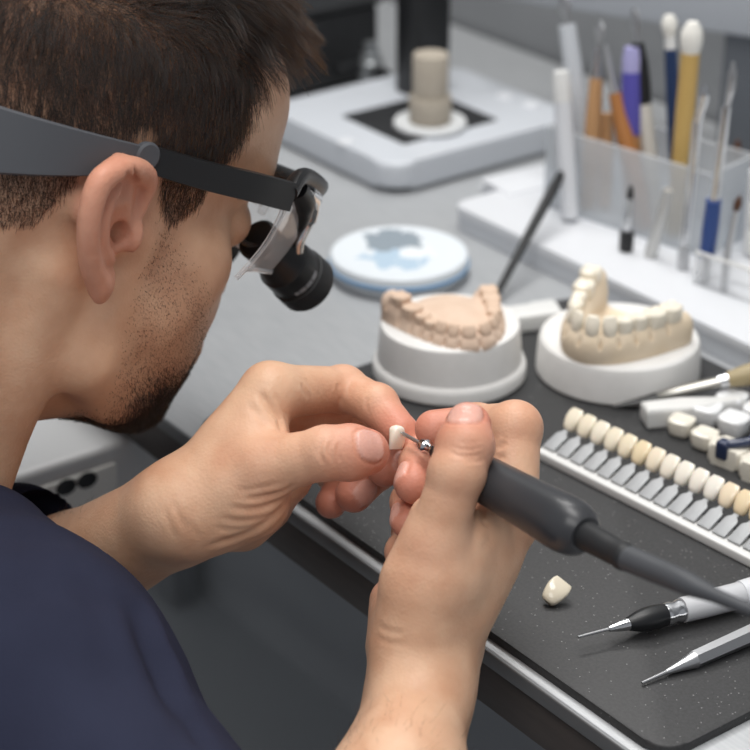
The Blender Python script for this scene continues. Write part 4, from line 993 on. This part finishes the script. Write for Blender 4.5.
# ------------------------------------------------------------------ slim things on the desk and the mat
bs = G(492, 303, .0022); be = plane_pt(567, 163, -.0035)
d = unit(be-bs); Lb = float(np.linalg.norm(be-bs))
pb_ = empty('paint_brush', tuple(bs), frame_z(bs, be), 'thin black brush leaning on the frosted bin behind the left cast', 'brush')
lathe('handle', [(0, 1.2), (4, 2.0), (Lb*500, 2.8), (Lb*800, 3.2), (Lb*900, 2.6), (Lb*920, 2.2)], M_black, pb_, 16); lathe('tip', [(Lb*920, 2.0), (Lb*960, 1.9), (Lb*1000, .3)], M_black_m, pb_, 14)
ws = [G(505, 312, .004), G(556, 305, .004)]
w1 = empty('plastic_spatula', tuple(ws[0]), frame_z(ws[0], ws[1]), 'white plastic spatula lying between the two casts', 'spatula')
bm = bmesh.new(); Lw = float(np.linalg.norm(ws[1]-ws[0])); add_prism(bm, rrect(-.0035, -.002, .0035, .002, .0015), 0, Lw*.6, .0006); add_prism(bm, rrect(-.0055, -.0015, .0055, .0015, .001), Lw*.55, Lw, .0006); bm_obj('blade', bm, M_white2, w1)
w2g = G(530, 334, 0)
w2 = empty('white_clip', (w2g[0], w2g[1], .0042), (0, 0, math.radians(75)), 'white plastic wedge on the mat between the two casts', 'wedge')
bm = bmesh.new(); add_prism(bm, [(-.016, -.005), (.016, -.008), (.016, .006), (-.016, .005)], 0, .010, .0015); bm_obj('wedge', bm, M_white2, w2)

def lying(name, label, cat, a, b, parts, group=None, hexa=False):
    e = empty(name, tuple(a), frame_z(a, b), label, cat, group); Lt = float(np.linalg.norm(np.asarray(b)-np.asarray(a)))*1000
    for pn, z0, z1, prof, m in parts:
        zs = np.linspace(z0, z1, len(prof)); lathe(pn, list(zip(zs, prof)), m, e, 6 if (hexa and pn == 'handle') else 28)
    return e
a, b = G(578, 637, .0105), G(752, 592, .0112)
pn = lying('pen_handpiece', 'white and black pen shaped handpiece with a steel tip on the mat', 'handpiece', a, b,
      [('bur', 0, 15, [.55, .65, .75], M_sat), ('nose_cone', 14, 23, [1.2, 1.8, 2.3, 2.6], M_chrome), ('grip', 23, 40, [2.8, 4.2, 5.0, 5.0, 4.6], M_black), ('ring', 40, 48, [4.6, 4.9, 4.3, 4.9, 4.7], M_chrome), ('barrel', 48, 78, [5.2, 5.5, 5.5, 5.5], mat('pearl', '#c6c7ca', .35)), ('rear_sleeve', 76, 150, [5.9, 6.6, 6.7, 6.7, 6.4], M_white)])
a, b = G(642, 683, .0056), G(752, 634, .0092)
lying('steel_explorer', 'all silver faceted hand instrument lying nearest the mat corner', 'instrument', a, b, [('tip', 0, 12.5, [.6, .75, .9], M_sat), ('neck', 12, 26, [1.1, 2.2, 3.6], M_sat), ('handle', 26, 130, [3.6, 4.1, 4.1, 4.1], M_sat)], hexa=True)
a, b = G(611, 407, .0058), plane_pt(722, 381, -.02)
kb = G(722, 381, .0185); kc = G(760, 370, .0215)
kn = empty('plaster_knife', tuple(a), frame_z(a, kb), 'steel plaster knife with a pale wooden handle resting over the white blocks', 'knife')
Lk = float(np.linalg.norm(kb-a))
Km = Lk*1000
bm = bmesh.new(); n = 11; ring = []
for i in range(n):
    t = i/(n-1); w_ = .0004+.0030*t; h_ = .0004+.0009*t
    ring.append([bm.verts.new((sx*w_, sy*h_, Lk*.42*t)) for sx, sy in ((-1, 0), (-.5, -1), (.5, -1), (1, 0), (.5, 1), (-.5, 1))])
for p, q in zip(ring, ring[1:]):
    for i in range(6): bm.faces.new((p[i], p[(i+1) % 6], q[(i+1) % 6], q[i]))
bm.faces.new(ring[0]); bm.faces.new(ring[-1]); bm_obj('blade', bm, mat('dark_blade', '#4a4a4a', .35, .7), kn)
s = lathe('shank', [(Km*.40, 1.2), (Km*.44, 2.4), (Km*.60, 3.4), (Km*.85, 3.8), (Km-1, 3.6)], M_blade, kn, 24); s.scale = (1, .7, 1)
lathe('ferrule', [(Lk*1000-2, 3.2), (Lk*1000+3, 3.6), (Lk*1000+4, 3.6)], M_chrome, kn, 20); s = lathe('handle', [(Lk*1000+3, 3.8), (Lk*1000+12, 5.4), (Lk*1000+40, 6.6), (Lk*1000+90, 6.6), (Lk*1000+96, 4)], M_brass, kn, 22)

# ------------------------------------------------------------------ the handpiece in the right hand
T0 = P(402, 433, .7955); T1_ = P(578, 531, .712); HL = float(np.linalg.norm(T1_-T0))*1000; dirh = unit(T1_-T0)
hp = empty('dental_handpiece', tuple(T0), frame_z(T0, T1_), 'charcoal micromotor handpiece held in the right hand, bur touching the crown', 'handpiece')
lathe('bur', [(-.5, .45), (1, .75), (12, .75), (19, .85)], M_sat, hp, 16)
lathe('collar', [(13.6, 1.4), (14.2, 2.6), (15.2, 2.9), (16.6, 2.9), (17.2, 2.4), (17.8, 2.0), (19.5, 2.0), (20, 2.4), (22.5, 2.6)], M_chrome, hp, 28)
lathe('chuck', [(22, 2.6), (26, 3.2), (33, 4.0), (40, 6.0), (44, 7.4)], M_black, hp, 32)
lathe('body', [(43, 7.6), (50, 8.5), (56, 9.0), (70, 9.3), (88, 9.9), (97, 10.4), (102, 10.5), (107, 9.9), (110, 8.8), (112.5, 6.6)], M_char, hp, 48)
lathe('connector', [(111.5, 4.8), (113, 5.3), (126, 4.9), (131, 4.7), (132, 5.0), (134, 5.0), (135, 4.6)], M_black_m, hp, 36)
e0 = T0+dirh*.134
dl = proj(e0)[2]; pts = [e0, P(*(proj(e0)[:2]*.5+np.array([690, 585])*.5), dl-.012), P(690, 585, dl-.024), P(740, 606, dl-.034), P(800, 632, dl-.045), P(900, 700, dl-.055), P(1000, 860, dl-.06)]
pl = bez(pts, 12); q = hp.rotation_quaternion.to_matrix(); q = np.array(q)
loc = [q.T@(np.array(p)-T0) for p in pl]
tube('hose', loc, np.interp(np.linspace(0, 1, len(loc)), [0, .15, .33, .42, .5, 1], [.0046, .0044, .0040, .0026, .0022, .0022]), M_char2, hp, 20)

# ------------------------------------------------------------------ magnifying loupes worn on the head
lp = empty('magnifying_loupes', tuple(HE), HR, 'black magnifying loupes with a grey head strap worn by the person', 'loupes')
hq = lambda p: HR.T@(np.asarray(p)-HE)
def hl(px, py, xl):                                           # seen point on the head-frame plane x = xl (mm) -> head-frame metres
    o = hq(CAM); d = HR.T@ray(px, py); return o+d*((xl/1000-o[0])/d[0])
def ribbon(name, path, hgt, thick, m, n_out, parent):         # band that follows path; hgt may vary
    bm = bmesh.new(); rings = []; N = len(path)
    hg = np.interp(np.linspace(0, 1, N), np.linspace(0, 1, len(hgt)), hgt)
    for i, p in enumerate(path):
        d = unit(path[min(i+1, N-1)]-path[max(i-1, 0)]); o = n_out(p); o = unit(o-d*(o@d)); up = np.cross(d, o); up = up if up[2] > 0 else -up
        rr = []
        for a, b_ in ((.5, 0), (.46, 1), (-.46, 1), (-.5, 0), (-.46, -.4), (.46, -.4)): rr.append(bm.verts.new(p+up*hg[i]*a+o*thick*b_))
        rings.append(rr)
    for p, r2 in zip(rings, rings[1:]):
        for i in range(6): bm.faces.new((p[i], p[(i+1) % 6], r2[(i+1) % 6], r2[i]))
    bm.faces.new(rings[0]); bm.faces.new(rings[-1]); return bm_obj(name, bm, m, parent)
fh_ = field(lambda q: f_head(q, False))
def on_head(p, gap):                                          # push a point (mm) out to the scalp plus a gap
    p = np.array(p, float)
    for _ in range(30):
        dd = float(fh_(p[None])[0])-gap; o = unit(np.array([p[0], p[1], 0])); p = p-o*dd*.7
    return p
for sgn in (1, -1):
    T_ = [hl(143, 157, 78), hl(200, 174, 80), hl(250, 186, 79.5), hl(288, 196, 74)]
    T_ = [np.array([sgn*t[0], t[1], t[2]]) for t in T_]
    pth = bez(T_, 8); N = len(pth)
    ribbon('temple_arm', pth, [.0112, .0118, .0124, .0126], .0034, M_black, lambda p: np.array([sgn*1., 0, 0]), lp)
    s = lathe('hinge_pin', [(-1.0, 5.4), (1.6, 5.6), (2.4, 4.6)], M_grey, lp, 24); s.location = tuple(T_[0]+np.array([sgn*.0028, -.001, .001])); s.rotation_euler = (0, sgn*PI/2, 0)
# strap round the back of the head
z0 = hl(143, 158, 78)*1000; zb = hl(0, 151, 79)*1000
Sp = []
for k in range(33):
    a = PI*k/32; x = math.cos(a); y = -math.sin(a)
    zz = z0[2]+(zb[2]-z0[2])*min(1, math.sin(a)*1.25)
    p = on_head((95*x, z0[1]+105*y, zz), 4.0+3.5*min(1, math.sin(a)*1.6)); Sp.append(p/1000)
for _ in range(3): Sp = [Sp[0]]+[Sp[i-1]*.25+Sp[i]*.5+Sp[i+1]*.25 for i in range(1, len(Sp)-1)]+[Sp[-1]]
Sp = [np.array(p) for p in bez(Sp, 2)]
ribbon('head_strap', [np.array(p) for p in Sp], [.010, .018, .026, .031, .031, .031, .030, .025, .017, .009], .0022, M_grey, lambda p: np.array([p[0], p[1]+.01, 0]), lp)
# frame front, shields, barrels
fr = [hl(288, 195, 74), hl(300, 178, 66), np.array([.040, .116, .040]), np.array([.0, .121, .040])]
front = bez(fr, 8); full = front+[np.array([-p[0], p[1], p[2]]) for p in front[-2::-1]]
tube('brow_bar', full, .0036, M_black, lp, 14, 1.5)
for sgn in (1, -1):
    # clear side shield: a curved pane below the brow bar
    rows = []
    for j in range(9):
        tj = j/8; r = []
        for i in range(13):
            ti = i/12; top = front[int(round(ti*(len(front)-1)))]; drop = np.array([-.004*(1-ti), -.010-.004*ti+.004*ti, -.043*(1-.35*abs(ti-.35)**1.3)])
            p = top+drop*tj+np.array([0, .004*math.sin(PI*tj), 0]); r.append(np.array([sgn*p[0], p[1], p[2]]))
        rows.append(r)
    bm = bmesh.new(); vs = [[bm.verts.new(p) for p in r] for r in rows]
    for a, b in zip(vs, vs[1:]):
        for i in range(12): bm.faces.new((a[i], a[i+1], b[i+1], b[i]))
    bmesh.ops.solidify(bm, geom=bm.faces[:], thickness=.0016)
    sh_o = bm_obj('shield', bm, M_clear, lp)
    tube('shield_rim', [rows[j][0] for j in range(9)]+[rows[8][i] for i in range(1, 13)], .0011, clear('rim_plastic', .75), lp, 8)
    # telescope
    b0 = hl(266, 247, 36); b1 = hl(309, 286, 33); b0 = np.array([sgn*b0[0], b0[1], b0[2]]); b1 = np.array([sgn*b1[0], b1[1], b1[2]])
    R3 = frame_z(b0, b1, (0, 0, 1)); Lq = float(np.linalg.norm(b1-b0))*1000
    tl = bpy.data.objects.new('telescope', None); COL.objects.link(tl); tl.parent = lp; tl.location = tuple(b0); tl.rotation_mode = 'QUATERNION'; tl.rotation_quaternion = Matrix(R3.tolist()).to_quaternion()
    lathe('eyepiece', [(-8, 8.4), (-7, 9.6), (-1, 9.6), (0, 9)], M_black, tl, 40)
    lathe('barrel', [(-.5, 8.8), (4, 8.8), (6, 10.2), (13, 11.4), (14.5, 12.6), (Lq-12, 13.0), (Lq-11, 12.4)], M_black, tl, 48)
    lathe('focus_ring', [(Lq-11.5, 12.4), (Lq-10.5, 13.6), (Lq-1.5, 13.8), (Lq, 13.0), (Lq, 10.6), (Lq-2, 10.4)], M_black_m, tl, 48)
    lathe('lens', [(Lq-2.6, 10.6), (Lq-2.0, 8), (Lq-1.6, 0)], mat('coated_glass', '#20242c', .06, spec=.8), tl, 32)
    # engraved white band with unreadable small print
    bm = bmesh.new()
    cl_ = R3.T@(hq(CAM)-b0); c0 = math.atan2(cl_[1], cl_[0])-.55
    for k in range(15):
        a0 = c0+k*.075; z0_, z1_ = (Lq-15.2)/1000, (Lq-12.8)/1000; rr = .01312; a1 = a0+(.05 if k % 4 else .03)
        f = [bm.verts.new((rr*math.cos(t), rr*math.sin(t), z)) for t, z in ((a0, z0_), (a1, z0_), (a1, z1_), (a0, z1_))]; bm.faces.new(f)
    bmesh.ops.solidify(bm, geom=bm.faces[:], thickness=-.00012); bm_obj('engraving', bm, M_white, tl, False)
    mid = np.array([sgn*.052, (front[10][1]+front[14][1])/2, front[12][2]])
    br = [np.array([sgn*q_[0], q_[1], q_[2]]) for q_ in (hl(306, 192, 60), hl(313, 200, 52), hl(309, 220, 46), hl(300, 240, 44), hl(298, 252, 43))]
    tube('bracket_arm', bez(br, 6), [.0042]*7+[.0034]*6+[.0024]*12, M_chrome, lp, 12)
    tube('bracket_block', bez([np.array([sgn*q_[0], q_[1], q_[2]]) for q_ in (hl(296, 188, 64), hl(304, 204, 58), hl(298, 222, 48), hl(288, 238, 40))], 5), [.0052]*6+[.0046]*5+[.0040]*5, M_black, lp, 14)
tube('nose_bridge', bez([[-.012, .113, .022], [-.006, .120, .034], [.006, .120, .034], [.012, .113, .022]], 6), .0022, M_clear, lp, 10)

# ------------------------------------------------------------------ light: daylight-white ceiling panels and the room's bounce
w = bpy.data.worlds.new('room'); SC.world = w; w.use_nodes = True; w.node_tree.nodes['Background'].inputs[0].default_value = srgb('#c9ccd2'); w.node_tree.nodes['Background'].inputs[1].default_value = .55
def area(name, loc, target, sx, sy, e, col=(1, .985, .96)):
    l = bpy.data.lights.new(name, 'AREA'); l.shape = 'RECTANGLE'; l.size = sx; l.size_y = sy; l.energy = e; l.color = col
    o = bpy.data.objects.new(name, l); COL.objects.link(o); o.location = loc; o.rotation_euler = (Vector(target)-Vector(loc)).to_track_quat('-Z', 'Y').to_euler(); return o
area('ceiling_panel', (.1, .10, 1.6), (.1, .1, 0), 1.1, .5, 17)
area('ceiling_panel', (.9, -.9, 1.7), (.15, .0, 0), 1.0, .8, 14)
area('bench_lamp', (-.35, .35, .95), (.1, .05, 0), .35, .2, 3.0)
SC.view_settings.view_transform = 'Standard'; SC.view_settings.look = 'None'; SC.view_settings.exposure = .1; SC.view_settings.gamma = 1
